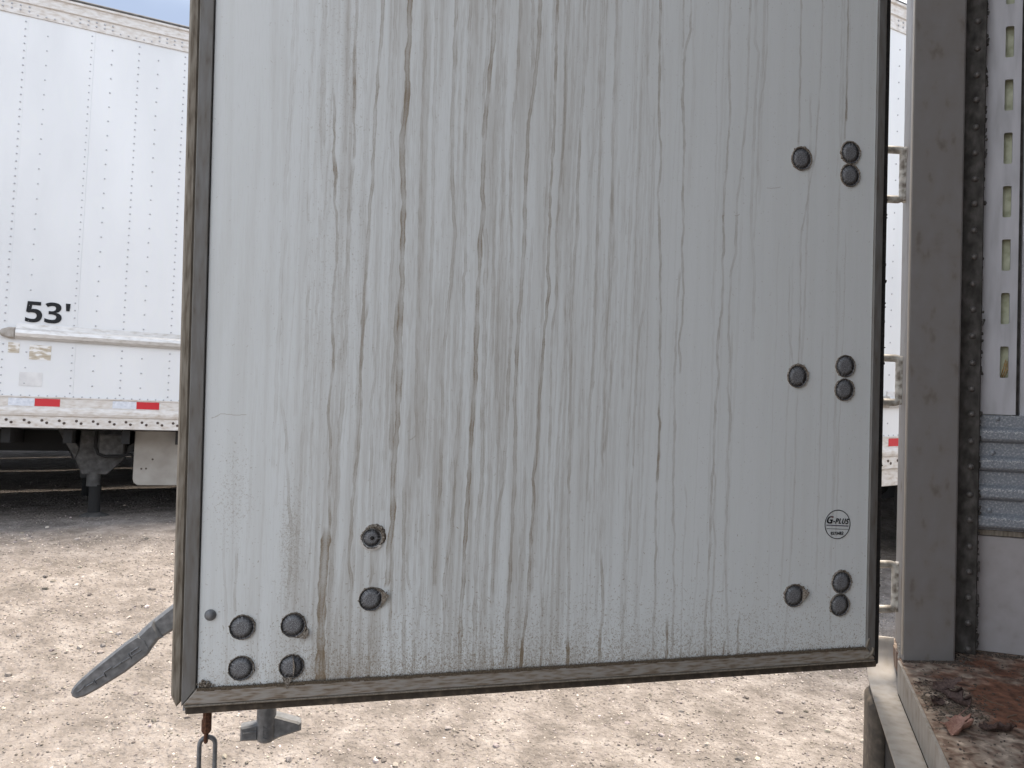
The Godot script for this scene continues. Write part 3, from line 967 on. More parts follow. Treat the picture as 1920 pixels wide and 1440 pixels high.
func floor_material() -> StandardMaterial3D:
	# worn red deck coating under trodden dirt; one texture tile is 1.6 m
	var n := 1024
	var a := noise(0.004, 6, 60).get_image(n, n, false, false, true)
	var b := noise(0.05, 5, 61).get_image(n, n, false, false, true)
	var c := noise(0.012, 5, 62).get_image(n, n, false, false, true)
	var da := a.get_data()
	var db := b.get_data()
	var dc := c.get_data()
	var out := PackedByteArray()
	out.resize(n * n * 3)
	for j in n:
		var zz := 1.6 * j / n - 0.12
		for i in n:
			var xx := 1.6 * i / n
			var k := j * n + i
			var f := da[k] / 255.0
			var g := db[k] / 255.0
			var h := dc[k] / 255.0
			# trodden dirt lies along the sill and in the corner, with a ragged outline
			var lay: float = 0.21 - xx * 1.6 + max(0.0, zz - 0.12) * 0.55 + (f - 0.5) * 0.5 + (h - 0.5) * 0.4
			var lay2: float = 0.06 - (zz + 0.118) * 1.4 + (h - 0.5) * 0.22
			var d: float = clamp(smoothstep(-0.05, 0.10, max(lay, lay2)), 0.0, 1.0) * (0.55 + 0.45 * smoothstep(0.3, 0.55, g))
			var red := Vector3(0.20, 0.088, 0.05) * (0.55 + 0.9 * g) * (0.75 + 0.5 * h)
			var dirt := Vector3(0.31, 0.245, 0.19) * (0.72 + 0.56 * g) * (0.78 + 0.44 * h)
			if g > 0.70:
				dirt *= 1.35
			if g < 0.30:
				dirt *= 0.7
				red *= 0.8
			var v := red.lerp(dirt, d)
			var col := Color(v.x, v.y, v.z).linear_to_srgb()
			out[k * 3] = int(clamp(col.r, 0, 1) * 255)
			out[k * 3 + 1] = int(clamp(col.g, 0, 1) * 255)
			out[k * 3 + 2] = int(clamp(col.b, 0, 1) * 255)
	var img := Image.create_from_data(n, n, false, Image.FORMAT_RGB8, out)
	var m := mat(Color.WHITE, 0.9)
	m.albedo_texture = ImageTexture.create_from_image(img)
	m.normal_enabled = true
	m.normal_texture = bump(0.06, 5, 63, 3.5, 1024)
	return m

func build_door(t: Node3D, T: Transform3D) -> void:
	var D := Transform3D(Basis(Vector3.UP, deg_to_rad(12.94)), Vector3(-0.4873, 0.845, -1.1410))
	var d := Node3D.new()
	d.name = "cargo_door"
	t.add_child(d)
	d.transform = T.affine_inverse() * D
	d.set_meta("label", "open white door panel streaked with brown drips, grey trim around it")
	var HT := 2.70
	var co := begin()
	rangebox(co, -0.003, 1.2105, 0.004, HT, -0.05, -0.005)
	obj("door_core", co, M.core, d)
	# inner skin with its own coordinates: the lower 1.3 m carries the print of the drips once, above it is mirrored
	var sk := SurfaceTool.new()
	sk.begin(Mesh.PRIMITIVE_TRIANGLES)
	var x0 := 0.012
	var x1 := 1.198
	var nx := 40
	var ny := 60
	var bend := noise(1.6, 2, 80)
	for j in ny + 1:
		for i in nx + 1:
			var x: float = lerp(x0, x1, float(i) / nx)
			var y: float = lerp(0.034, HT - 0.01, float(j) / ny)
			var v: float = (y - 0.03) / 1.32
			if v > 1.0:
				v = 2.0 - v
			sk.set_uv(Vector2((x - 0.012) / 1.186, 1.0 - v))
			sk.set_normal(Vector3(0, 0, 1))
			sk.add_vertex(Vector3(x, y, bend.get_noise_2d(x, y) * 0.0006))
	for j in ny:
		for i in nx:
			var k := j * (nx + 1) + i
			for q in [k, k + nx + 1, k + 1, k + 1, k + nx + 1, k + nx + 2]:
				sk.add_index(q)
	sk.generate_normals()
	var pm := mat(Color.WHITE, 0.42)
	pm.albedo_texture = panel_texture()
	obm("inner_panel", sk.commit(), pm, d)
	# trims
	var st := begin()
	prism(st, [[-0.0038, 0.0135], [0.0165, 0.0395], [0.0165, HT], [-0.0038, HT]], -0.004, 0.0045, 0.0012)
	obj("left_trim", st, M.trim, d)
	st = begin()
	prism(st, [[-0.0195, 0.030], [-0.0115, 0.0125], [-0.0042, 0.0205], [-0.0042, HT], [-0.0195, HT]], -0.052, 0.002, 0.003)
	obj("left_edge_strip", st, M.trim_dirty, d)
	st = begin()
	prism(st, [[0.0168, 0.039], [0.0166, HT], [0.0176, HT], [0.0178, 0.039]], -0.004, 0.0018)
	obj("left_joint", st, M.black, d)
	st = begin()
	prism(st, [[-0.002, 0.0155], [0.0172, 0.0385], [1.1932, 0.0385], [1.2105, 0.0195], [1.2105, 0.0155]], -0.004, 0.0045, 0.0012)
	obj("bottom_trim", st, M.trim_low, d)
	var gm := begin()
	var gx := 0.018
	while gx < 1.19:
		var gl2 := rng.randf_range(0.006, 0.02)
		rangebox(gm, gx, min(gx + gl2, 1.192), 0.0366 - rng.randf_range(0.0, 0.0016), 0.0392 + rng.randf_range(0.0, 0.0013), 0.001, 0.0051 + rng.randf_range(0.0, 0.0003), 0.0004)
		gx += gl2 * 0.98
	var gmo := obj("trim_grime", gm, M.grime, d)
	gmo.set_meta("kind", "stuff")
	st = begin()
	rangebox(st, 0.0, 1.2102, 0.0125, 0.0152, -0.004, 0.0062, 0.001)
	obj("bottom_bead", st, M.trim_dirty, d)
	st = begin()
	rangebox(st, 0.0005, 1.222, -0.002, 0.0122, -0.048, -0.003, 0.002)
	obj("bottom_seal", st, M.rubber, d)
	st = begin()
	prism(st, [[1.1935, 0.0385], [1.1935, HT], [1.2115, HT], [1.2115, 0.022]], -0.004, 0.0045, 0.0015)
	obj("right_trim", st, M.trim, d)
	st = begin()
	rangebox(st, 1.2118, 1.228, 0.002, HT, -0.05, -0.004, 0.003)
	# worn rubber crumbs on the seal edge
	for i in 90:
		var s := rng.randf_range(0.001, 0.0026)
		cbox(st, Vector3(1.2282, rng.randf_range(0.05, 0.95), rng.randf_range(-0.02, -0.006)), Vector3(s, s * rng.randf_range(1.0, 3.0), s * 2.0), s * 0.3)
	obj("right_seal", st, M.black, d)
	var arc := begin(true)
	var ap: Array = []
	for k in 9:
		var an := PI / 2 * k / 8.0
		ap.append(Vector3(1.188 + sin(an) * 0.0185, 0.039 - cos(an) * 0.0185, 0.0048))
	tube(arc, ap, 0.0028, 8)
	obj("corner_gasket", arc, M.trim_dirty, d)
	var fl := begin()
	prism(fl, [[1.1895, 0.0400], [1.1935, 0.0530], [1.1975, 0.0565], [1.1965, 0.0500], [1.1945, 0.0420]], 0.0045, 0.0075, 0.0006)
	obj("torn_gasket", fl, M.trim_dirty, d)
	# grime lump in the left corner
	var gl := begin()
	for i in 26:
		var s := rng.randf_range(0.0015, 0.0042)
		cbox(gl, Vector3.ZERO, Vector3(s * 1.6, s, s), s * 0.35, Transform3D(Basis(Vector3(rng.randf(), rng.randf(), rng.randf() + 0.1).normalized(), rng.randf() * 3.0), Vector3(0.029 + rng.randfn() * 0.005, 0.0445 + rng.randfn() * 0.003, 0.002)))
	obj("grime_lump", gl, M.lip, d)
	# grit lying along the top edge of the bottom trim
	var gr := begin()
	for i in 1500:
		var s := rng.randf_range(0.0004, 0.0011)
		cbox(gr, Vector3.ZERO, Vector3(s * rng.randf_range(1.0, 2.5), s, s), 0.0, Transform3D(Basis(Vector3(0.3, 0.4, 1).normalized(), rng.randf() * 3.0), Vector3(rng.randf_range(0.02, 1.19), 0.0392 + abs(rng.randfn()) * 0.0012, rng.randf_range(0.0005, 0.004))))
	var gro := obj("trim_grit", gr, M.lip, d)
	gro.set_meta("kind", "stuff")

	# fastener caps with torn sealant around them
	var dm := begin(true)
	lathe(dm, [[0.0178, -0.001], [0.0178, 0.0004], [0.0170, 0.0009], [0.0160, 0.0007], [0.008, 0.0010], [0.0, 0.0011]], 32)
	dm.generate_normals()
	var dmesh := dm.commit()
	var caps := [[1.037, 0.944, 1], [1.140, 0.965, 2], [1.140, 0.922, 2], [1.038, 0.543, 1], [1.138, 0.565, 0], [1.137, 0.521, 0], [1.040, 0.141, 3], [1.139, 0.162, 2], [1.136, 0.120, 0], [0.081, 0.129, 0], [0.157, 0.129, 4], [0.081, 0.066, 0], [0.156, 0.064, 5], [0.275, 0.263, 6], [0.276, 0.165, 3]]
	var at := Basis(Vector3.RIGHT, PI / 2)
	for c in caps:
		var size := 1.12 if c[0] > 0.9 else 1.03
		var o := obm("fastener_cap", dmesh, M.disc, d)
		var sc := size if c[2] != 6 else 0.80
		o.transform = Transform3D(at * Basis(Vector3.UP, rng.randf() * TAU) * Basis.from_scale(Vector3(sc, 1, sc)), Vector3(c[0], c[1], 0.0012))
		var rg := begin()
		torn_ring(rg, Vector3(c[0], c[1], 0.0), 0.0178 * size, int(c[2]))
		var ro := obj("torn_sealant", rg, M.lip, d)
		if c[2] == 6:
			ro.set_meta("label", "badly torn sealant around a drilled cap")
			var hole := begin(true)
			lathe(hole, [[0.0032, 0.0], [0.0032, 0.0038], [0.0, 0.0038]], 14, Transform3D(at, Vector3(c[0], c[1], 0.0)))
			obj("drilled_hole", hole, M.black, d)
			var cr := begin()
			var pts: Array = []
			for k in 9:
				var an := PI * 1.05 + PI * 0.75 * k / 8.0
				pts.append([c[0] + cos(an) * 0.0205, c[1] + sin(an) * 0.0205])
			for k in 9:
				var an := PI * 1.8 - PI * 0.75 * k / 8.0
				pts.append([c[0] + cos(an) * 0.0165, c[1] + 0.0012 + sin(an) * 0.0165])
			prism(cr, pts, 0.0005, 0.0026, 0.0004)
			obj("bare_crescent", cr, mat(lc(0.62, 0.60, 0.56), 0.6), d)
	var dome := begin(true)
	lathe(dome, [[0.0088, -0.001], [0.0086, 0.001], [0.0068, 0.0036], [0.0035, 0.0052], [0.0, 0.0056]], 24, Transform3D(at, Vector3(0.034, 0.150, 0.0006)))
	obj("dome_bolt", dome, M.cast, d)
	build_sticker(d)
	build_lock(d)

func torn_ring(st: SurfaceTool, c: Vector3, r: float, flaw: int) -> void:
	var n := 56
	var inner: Array[Vector3] = []
	var mid: Array[Vector3] = []
	var outer: Array[Vector3] = []
	var nz := noise(0.9, 3, rng.randi() % 1000)
	for k in n:
		var an := TAU * k / n
		var w: float = 0.0008 + 0.0009 * abs(nz.get_noise_2d(cos(an) * 2.0 + 7.0, sin(an) * 2.0)) * 2.0
		match flaw:
			1: w += 0.0035 * max(0.0, sin(an + 0.5)) 
			2: w += 0.0030 * max(0.0, sin(an * 1.0 + 0.2)) * rng.randf_range(0.4, 1.0)
			3: w += 0.005 * pow(max(0.0, cos(an - 0.35)), 6.0)
			4: w += 0.004 * pow(max(0.0, cos(an + 0.75)), 8.0)
			6: w += 0.0062 * max(0.0, cos(an - 0.7)) + rng.randf_range(0.0, 0.0016)
		if rng.randf() < 0.07:
			w += rng.randf_range(0.0006, 0.0022)
		var dir := Vector3(cos(an), sin(an), 0)
		var rr := r if flaw != 6 else r * 0.86
		inner.append(c + dir * (rr * 0.99 + rng.randf_range(-0.0004, 0.0004)) + Vector3(0, 0, 0.0022))
		mid.append(c + dir * (rr + w * 0.45) + Vector3(0, 0, 0.0022 + rng.randf_range(0.0, 0.0022)))
		outer.append(c + dir * (rr + w) + Vector3(0, 0, 0.0002))
	for k in n:
		var j := (k + 1) % n
		var o := Vector3(0, 0, 1)
		quad(st, inner[k], inner[j], mid[j], mid[k], o)
		quad(st, mid[k], mid[j], outer[j], outer[k], o)
		quad(st, inner[k], inner[j], inner[j] - Vector3(0, 0, 0.0018), inner[k] - Vector3(0, 0, 0.0018), c - inner[k])
	# peeled flaps
	if flaw == 4:
		flap(st, c + Vector3(0.010, -0.0185, 0.001), c + Vector3(0.0225, -0.006, 0.001), c + Vector3(0.0235, -0.0165, 0.006))
		flap(st, c + Vector3(0.006, -0.0195, 0.001), c + Vector3(0.018, -0.014, 0.002), c + Vector3(0.020, -0.021, 0.005))
	elif flaw == 5:
		flap(st, c + Vector3(0.001, 0.021, 0.001), c + Vector3(0.0025, -0.017, 0.0035), c + Vector3(0.0055, 0.002, 0.010))
		flap(st, c + Vector3(-0.014, -0.016, 0.001), c + Vector3(0.002, -0.016, 0.002), c + Vector3(-0.006, -0.033, 0.005))
	elif flaw == 3:
		flap(st, c + Vector3(0.017, 0.013, 0.001), c + Vector3(0.0155, -0.015, 0.001), c + Vector3(0.0285, 0.006, 0.006))
		flap(st, c + Vector3(0.02, 0.008, 0.001), c + Vector3(0.0175, -0.010, 0.001), c + Vector3(0.0255, 0.013, 0.005))
	elif flaw == 6:
		for k in 6:
			var an := rng.randf_range(0.2, 1.7) if k < 4 else rng.randf_range(4.2, 5.2)
			var d0 := Vector3(cos(an), sin(an), 0)
			var d1 := Vector3(cos(an + 0.75), sin(an + 0.75), 0)
			flap(st, c + d0 * r * 0.9 + Vector3(0, 0, 0.001), c + d1 * r * 0.9 + Vector3(0, 0, 0.001), c + (d0 * rng.randf_range(0.3, 1.4) + d1 * 0.7) * r * rng.randf_range(0.58, 0.75) + Vector3(0, 0, rng.randf_range(0.004, 0.009)))

func flap(st: SurfaceTool, a: Vector3, b: Vector3, c: Vector3) -> void:
	# a curled scrap with thickness
	var th := Vector3(0, 0, 0.0006)
	var n := 5
	var l: Array[Vector3] = []
	var r: Array[Vector3] = []
	for k in n + 1:
		var f := float(k) / n
		var curl := Vector3(0, 0, sin(f * PI) * 0.0018)
		l.append(a.lerp(c, f) + curl)
		r.append(b.lerp(c, f) + curl)
	for k in n:
		quad(st, l[k] + th, l[k + 1] + th, r[k + 1] + th, r[k] + th, Vector3(0, 0, 1))
		quad(st, l[k] - th, l[k + 1] - th, r[k + 1] - th, r[k] - th, Vector3(0, 0, -1))
		quad(st, l[k] - th, l[k + 1] - th, l[k + 1] + th, l[k] + th, l[k] - r[k])
		quad(st, r[k] - th, r[k + 1] - th, r[k + 1] + th, r[k] + th, r[k] - l[k])

func build_sticker(d: Node3D) -> void:
	var c := Vector3(1.128, 0.270, 0.0008)
	var R := 0.0272
	var st := begin(true)
	lathe(st, [[R, 0.0], [R, 0.00035], [R - 0.0013, 0.00035], [R - 0.0013, 0.0]], 48, Transform3D(Basis(Vector3.RIGHT, PI / 2), c))
	obj("sticker_ring", st, M.ink, d)
	var tilt := Basis(Vector3.BACK, deg_to_rad(-3.0))
	var g := obm("sticker_letter", text_mesh("G", 0.0135, 0.0004, true, true), M.ink, d)
	g.transform = Transform3D(tilt * Basis(Vector3(1.1, 0, 0), Vector3(0.25, 1, 0), Vector3(0, 0, 1)), c + Vector3(-0.0165, 0.0085, 0.0004))
	var p := obm("sticker_word", text_mesh("-PLUS", 0.0098, 0.0004, true, true), M.ink, d)
	p.transform = Transform3D(tilt * Basis(Vector3(0.9, 0, 0), Vector3(0.25, 1, 0), Vector3(0, 0, 1)), c + Vector3(0.0073, 0.0058, 0.0004))
	var accent := begin()
	prism(accent, [[-0.014, 0.0146], [-0.0085, 0.0143], [-0.009, 0.0136], [-0.0142, 0.0139]], 0.0, 0.0004, 0.0, Transform3D(Basis.IDENTITY, c + Vector3(0, 0, 0.0004)))
	obj("sticker_accent", accent, mat(lc(0.35, 0.02, 0.03), 0.5), d)
	for k in 2:
		var ln := begin()
		var y := -0.0022 - 0.0062 * k
		cbox(ln, Vector3.ZERO, Vector3(0.047 if k == 0 else 0.0465, 0.0013 if k == 0 else 0.0007, 0.0004), 0.0, Transform3D(Basis(Vector3.BACK, deg_to_rad(-3.0)), c + Vector3(0.0, y, 0.0003)))
		obj("sticker_line", ln, mat(lc(0.04, 0.03, 0.07), 0.5) if k == 0 else M.ink, d)
	var s := obm("sticker_serial", text_mesh("ES73482", 0.0066, 0.0004, true), M.ink, d)
	s.transform = Transform3D(Basis(Vector3(0.78, 0, 0), Vector3(0, 0.85, 0), Vector3(0, 0, 1)), c + Vector3(-0.001, -0.0165, 0.0004))

func build_lock(d: Node3D) -> void:
	# lever on the outer face, its paddle reaching past the door edge
	var st := begin()
	prism(st, [[-0.092, 0.0925], [-0.111, 0.080], [-0.150, 0.0475], [-0.169, 0.0305], [-0.181, 0.019], [-0.1865, 0.0115], [-0.1885, 0.0055], [-0.1865, -0.001], [-0.180, -0.0048], [-0.168, -0.0022], [-0.149, 0.008], [-0.109, 0.033], [-0.076, 0.0595], [-0.071, 0.068], [-0.080, 0.086]], -0.114, -0.100, 0.0032)
	prism(st, [[-0.090, 0.0960], [-0.079, 0.1065], [-0.042, 0.1365], [0.02, 0.180], [0.05, 0.165], [0.02, 0.130], [-0.041, 0.0945], [-0.0615, 0.0815], [-0.068, 0.0720]], -0.126, -0.1065, 0.004)
	prism(st, [[-0.1005, 0.0868], [-0.092, 0.0925], [-0.079, 0.1062], [-0.070, 0.1130], [-0.0545, 0.0858], [-0.0615, 0.0818], [-0.0712, 0.0678], [-0.0772, 0.0605]], -0.122, -0.1012, 0.0045)
	var strokes := [[-0.177, 0.007, -0.170, 0.013], [-0.170, 0.013, -0.168, 0.017], [-0.165, 0.015, -0.155, 0.021], [-0.155, 0.024, -0.151, 0.018], [-0.152, 0.024, -0.139, 0.032], [-0.140, 0.034, -0.137, 0.028], [-0.140, 0.036, -0.129, 0.044], [-0.126, 0.042, -0.115, 0.050], [-0.113, 0.051, -0.102, 0.058], [-0.105, 0.063, -0.100, 0.055], [-0.090, 0.073, -0.101, 0.066], [-0.101, 0.066, -0.100, 0.060], [-0.100, 0.060, -0.086, 0.068]]
	for s in strokes:
		var a := Vector2(s[0], s[1])
		var b := Vector2(s[2], s[3])
		var m := (a + b) / 2
		cbox(st, Vector3.ZERO, Vector3(a.distance_to(b) + 0.001, 0.0020, 0.0036), 0.0007, Transform3D(Basis(Vector3.BACK, (b - a).angle()), Vector3(m.x, m.y, -0.0998)))
	var lv := obj("lock_lever", st, M.cast, d)
	lv.set_meta("label", "grey cast lock lever with raised marks on its paddle")
	var rd := begin(true)
	lathe(rd, [[0.0, -0.0905], [0.011, -0.090], [0.0148, -0.0865], [0.0158, -0.080], [0.0158, 0.06], [0.0150, 0.062], [0.0150, 2.66]], 24, Transform3D(Basis.IDENTITY, Vector3(0.113, 0, -0.090)))
	obj("lock_rod", rd, M.cast, d)
	var cm := begin()
	prism(cm, [[0.0725, -0.0625], [0.101, -0.0585], [0.101, -0.0865], [0.0725, -0.0855]], -0.102, -0.082, 0.003)
	prism(cm, [[0.077, -0.070], [0.0985, -0.069], [0.0985, -0.0715], [0.077, -0.0735]], -0.083, -0.0795, 0.0006)
	prism(cm, [[0.122, -0.0465], [0.130, -0.0480], [0.163, -0.0595], [0.1685, -0.0625], [0.1695, -0.075], [0.152, -0.0795], [0.136, -0.0835], [0.122, -0.0895]], -0.104, -0.082, 0.003)
	obj("locking_cam", cm, M.cast, d)
	var no := obm("cam_number", text_mesh("2657", 0.0075, 0.0012, false), M.cast, d)
	no.transform = Transform3D(Basis(Vector3.BACK, -PI / 2), Vector3(0.1125, -0.070, -0.0742))
	var gd := begin()
	rangebox(gd, 0.09, 0.136, 0.30, 0.36, -0.108, -0.052, 0.006)
	obj("rod_guide", gd, M.cast, d)

# white skin with drips, film and grit: colour only
func panel_texture() -> ImageTexture:
	var n := 1600
	var sx := n / 1186.0
	var sy := n / 1320.0
	var dark := PackedFloat32Array()
	dark.resize(n * n)
	var grain := noise(0.35, 3, 90).get_image(512, 512).get_data()
	var wig := noise(0.02, 3, 91)
	var wig2 := noise(0.012, 3, 92)
	var lines: Array = STREAKS.duplicate()
	# many faint drips between the traced ones
	for i in 300:
		var x: float = 150.0 + 620.0 * rng.randf() if i < 225 else rng.randf_range(25.0, 1180.0)
		var y1 := rng.randf_range(250.0, 1500.0)
		var len := rng.randf_range(150.0, 1200.0)
		var l: Array = [rng.randf_range(8, 55), rng.randf_range(6, 21)]
		var steps := 7
		for k in steps + 1:
			var y := y1 - len * k / steps
			if y < 36.0:
				break
			l.append(x)
			l.append(y)
			x += rng.randfn() * 1.8 - 0.9 * len / 400.0
		if l.size() >= 6:
			lines.append(l)
	var id := 0
	for l in lines:
		id += 1
		var w: float = l[0] / 10.0 * sx * 0.5
		var al: float = l[1] / 100.0 * 1.15
		var np: int = (l.size() - 2) / 2
		for k in np - 1:
			var xa: float = l[2 + k * 2]
			var ya: float = l[3 + k * 2]
			var xb: float = l[4 + k * 2]
			var yb: float = l[5 + k * 2]
			if k == np - 2 and yb < 85.0 and id <= STREAKS.size():
				yb = 30.0
			if k == 0 and ya > 1100.0 and ya < 1330.0:
				ya += 240.0
			var pa := (1350.0 - ya) * sy
			var pb := (1350.0 - yb) * sy
			var r0 := int(max(0.0, pa))
			var r1 := int(min(float(n), pb))
			for py in range(r0, r1):
				var f: float = (py - pa) / max(1.0, pb - pa)
				f = f * f * (3.0 - 2.0 * f) * 0.5 + f * 0.5
				var cx := (lerpf(xa, xb, f) - 12.0) * sx + wig.get_noise_2d(py, id * 37.0) * 2.2
				var ww := w * (1.0 + 0.55 * wig2.get_noise_2d(py * 1.5, id * 53.0))
				var aa := al * (0.85 + 0.75 * wig2.get_noise_2d(py, id * 91.0 + 400.0))
				if k == 0:
					aa *= clamp((py - pa) / 25.0, 0.0, 1.0)
				if k == np - 2:
					aa *= clamp((pb - py) / 9.0, 0.0, 1.0)
					if yb < 35.0 and py > r1 - 70:
						aa *= 1.25
				for px in range(int(cx - ww - 1.0), int(cx + ww + 2.0)):
					if px < 0 or px >= n:
						continue
					var q := absf(px - cx) / ww
					var prof: float = clamp((1.0 - q) * ww + 0.5, 0.0, 1.0) * (0.55 + 0.62 * q * q)
					var gr := grain[(py & 511) * 512 + (px & 511)] / 255.0
					var v: float = aa * prof * (0.62 + 0.75 * gr)
					var idx := py * n + px
					dark[idx] = 1.0 - (1.0 - dark[idx]) * (1.0 - clamp(v, 0.0, 0.95))
	# grit: short dark specks, thick just above the bottom trim as on the real door
	for i in 36000:
		var y: float
		var x: float = rng.randf_range(12.0, 1196.0)
		if i < 25000:
			y = 36.0 - log(max(rng.randf(), 1e-5)) * 38.0
			if x < 130.0 and rng.randf() < 0.7:
				continue
			if x > 700.0 and rng.randf() < (x - 700.0) / 700.0:
				continue
		elif i < 27500:
			x = 210.0 + rng.randfn() * 26.0
			y = rng.randf_range(900.0, 1350.0) if i % 2 == 0 else 700.0 + rng.randfn() * 130.0
		elif i < 29000:
			x = 150.0 + rng.randfn() * 9.0
			y = 250.0 + rng.randfn() * 45.0
		elif i < 29800:
			x = 60.0 + rng.randfn() * 16.0
			y = 330.0 + rng.randfn() * 45.0
		else:
			y = rng.randf_range(36.0, 1350.0)
			if x < 300.0 and rng.randf() < 0.4:
				continue
		var a := rng.randf_range(0.2, 0.85) if i < 25000 else rng.randf_range(0.08, 0.45)
		var px := (x - 12.0) * sx
		var py := (1350.0 - y) * sy
		var dirv := Vector2.from_angle(rng.randf() * TAU)
		var cnt := 1 + int(rng.randf() * rng.randf() * 6.0)
		for k in cnt:
			var ix := int(px + dirv.x * k)
			var iy := int(py + dirv.y * k)
			if ix >= 0 and iy >= 0 and ix < n and iy < n:
				var idx := iy * n + ix
				dark[idx] = 1.0 - (1.0 - dark[idx]) * (1.0 - a)
	# a few scratches
	for sc in [[968, 885, 995, 889], [28, 452, 41, 459], [41, 459, 78, 458], [905, 830, 914, 833], [330, 420, 341, 428]]:
		for q in 60:
			var f := q / 59.0
			var ix := int((lerpf(sc[0], sc[2], f) - 12.0) * sx)
			var iy := int((1350.0 - lerpf(sc[1], sc[3], f) + sin(f * 3.0) * 1.2) * sy)
			dark[iy * n + ix] = max(dark[iy * n + ix], 0.5)
	# film of dried run-off: streaky noise stretched downwards
	var film := noise(0.03, 5, 95).get_image(n, 64, false, false, true)
	film.resize(n, n, Image.INTERPOLATE_CUBIC)
	var fd := film.get_data()
	var film2 := noise(0.006, 4, 96).get_image(n, 400, false, false, true)
	film2.resize(n, n, Image.INTERPOLATE_BILINEAR)
	var fd2 := film2.get_data()
	var fine := noise(0.30, 2, 97).get_image(n, 130, false, false, true)
	fine.resize(n, n, Image.INTERPOLATE_BILINEAR)
	var fd3 := fine.get_data()
	var lut := PackedByteArray()
	lut.resize(4097)
	for i in 4097:
		var s := i / 4096.0
		lut[i] = int(round((s * 12.92 if s <= 0.0031308 else 1.055 * pow(s, 1.0 / 2.4) - 0.055) * 255.0))
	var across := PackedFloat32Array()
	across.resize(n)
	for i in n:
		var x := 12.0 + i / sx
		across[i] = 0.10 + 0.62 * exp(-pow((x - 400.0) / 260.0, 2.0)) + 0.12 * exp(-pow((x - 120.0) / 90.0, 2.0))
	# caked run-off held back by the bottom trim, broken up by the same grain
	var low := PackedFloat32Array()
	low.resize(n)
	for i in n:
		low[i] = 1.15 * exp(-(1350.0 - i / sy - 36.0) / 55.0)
	var out := PackedByteArray()
	out.resize(n * n * 3)
	for py in n:
		var base := py * n
		for px in n:
			var k := base + px
			var f := fd[k] / 255.0
			var g := fd2[k] / 255.0
			var h := fd3[k] / 255.0
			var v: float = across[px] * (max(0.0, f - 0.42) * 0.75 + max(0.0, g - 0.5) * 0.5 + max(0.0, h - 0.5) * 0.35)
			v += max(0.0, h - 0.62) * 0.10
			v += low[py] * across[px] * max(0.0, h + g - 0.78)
			var dk := dark[k]
			v = 1.0 - (1.0 - min(v, 0.6)) * (1.0 - dk)
			var o := k * 3
			out[o] = lut[int((0.745 * (1.0 - v) + 0.215 * v) * 4096.0)]
			out[o + 1] = lut[int((0.778 * (1.0 - v) + 0.155 * v) * 4096.0)]
			out[o + 2] = lut[int((0.768 * (1.0 - v) + 0.088 * v) * 4096.0)]
	return ImageTexture.create_from_image(Image.create_from_data(n, n, false, Image.FORMAT_RGB8, out))

# ------------------------------------------------------------------ litter on the floor, chain
func leaf_mesh(len: float, wid: float, curl: float, sd: int) -> ArrayMesh:
	# a lobed blade, crumpled and rolled along its midrib
	var nz := noise(45.0, 3, sd)
	var st := begin(true)
	var n := 16
	var m := 8
	var g: Array = []
	for i in n + 1:
		var f := float(i) / n
		var half: float = wid * 0.5 * pow(sin(PI * pow(f, 0.75) * 0.97 + 0.04), 0.7) * (1.0 + 0.32 * sin(f * 16.0 + sd) + 0.15 * sin(f * 31.0 + sd * 2.0))
		var row: Array[Vector3] = []
		for j in m + 1:
			var s := (float(j) / m - 0.5) * 2.0
			var an: float = s * curl * (1.0 if s > 0.0 else 0.55)
			var x := (f - 0.5) * len
			var r: float = half / max(0.25, curl)
			var z: float = sin(an) * r
			var y: float = (1.0 - cos(an)) * r + nz.get_noise_2d(x, s * half) * 0.006 + 0.010 * curl * (f - 0.4) * (f - 0.4)
			row.append(Vector3(x, max(0.0006, y + 0.001), z))
		g.append(row)
	for i in n:
		for j in m:
			quad(st, g[i][j], g[i][j + 1], g[i + 1][j + 1], g[i + 1][j], Vector3.UP)
	st.generate_normals()
	return st.commit()

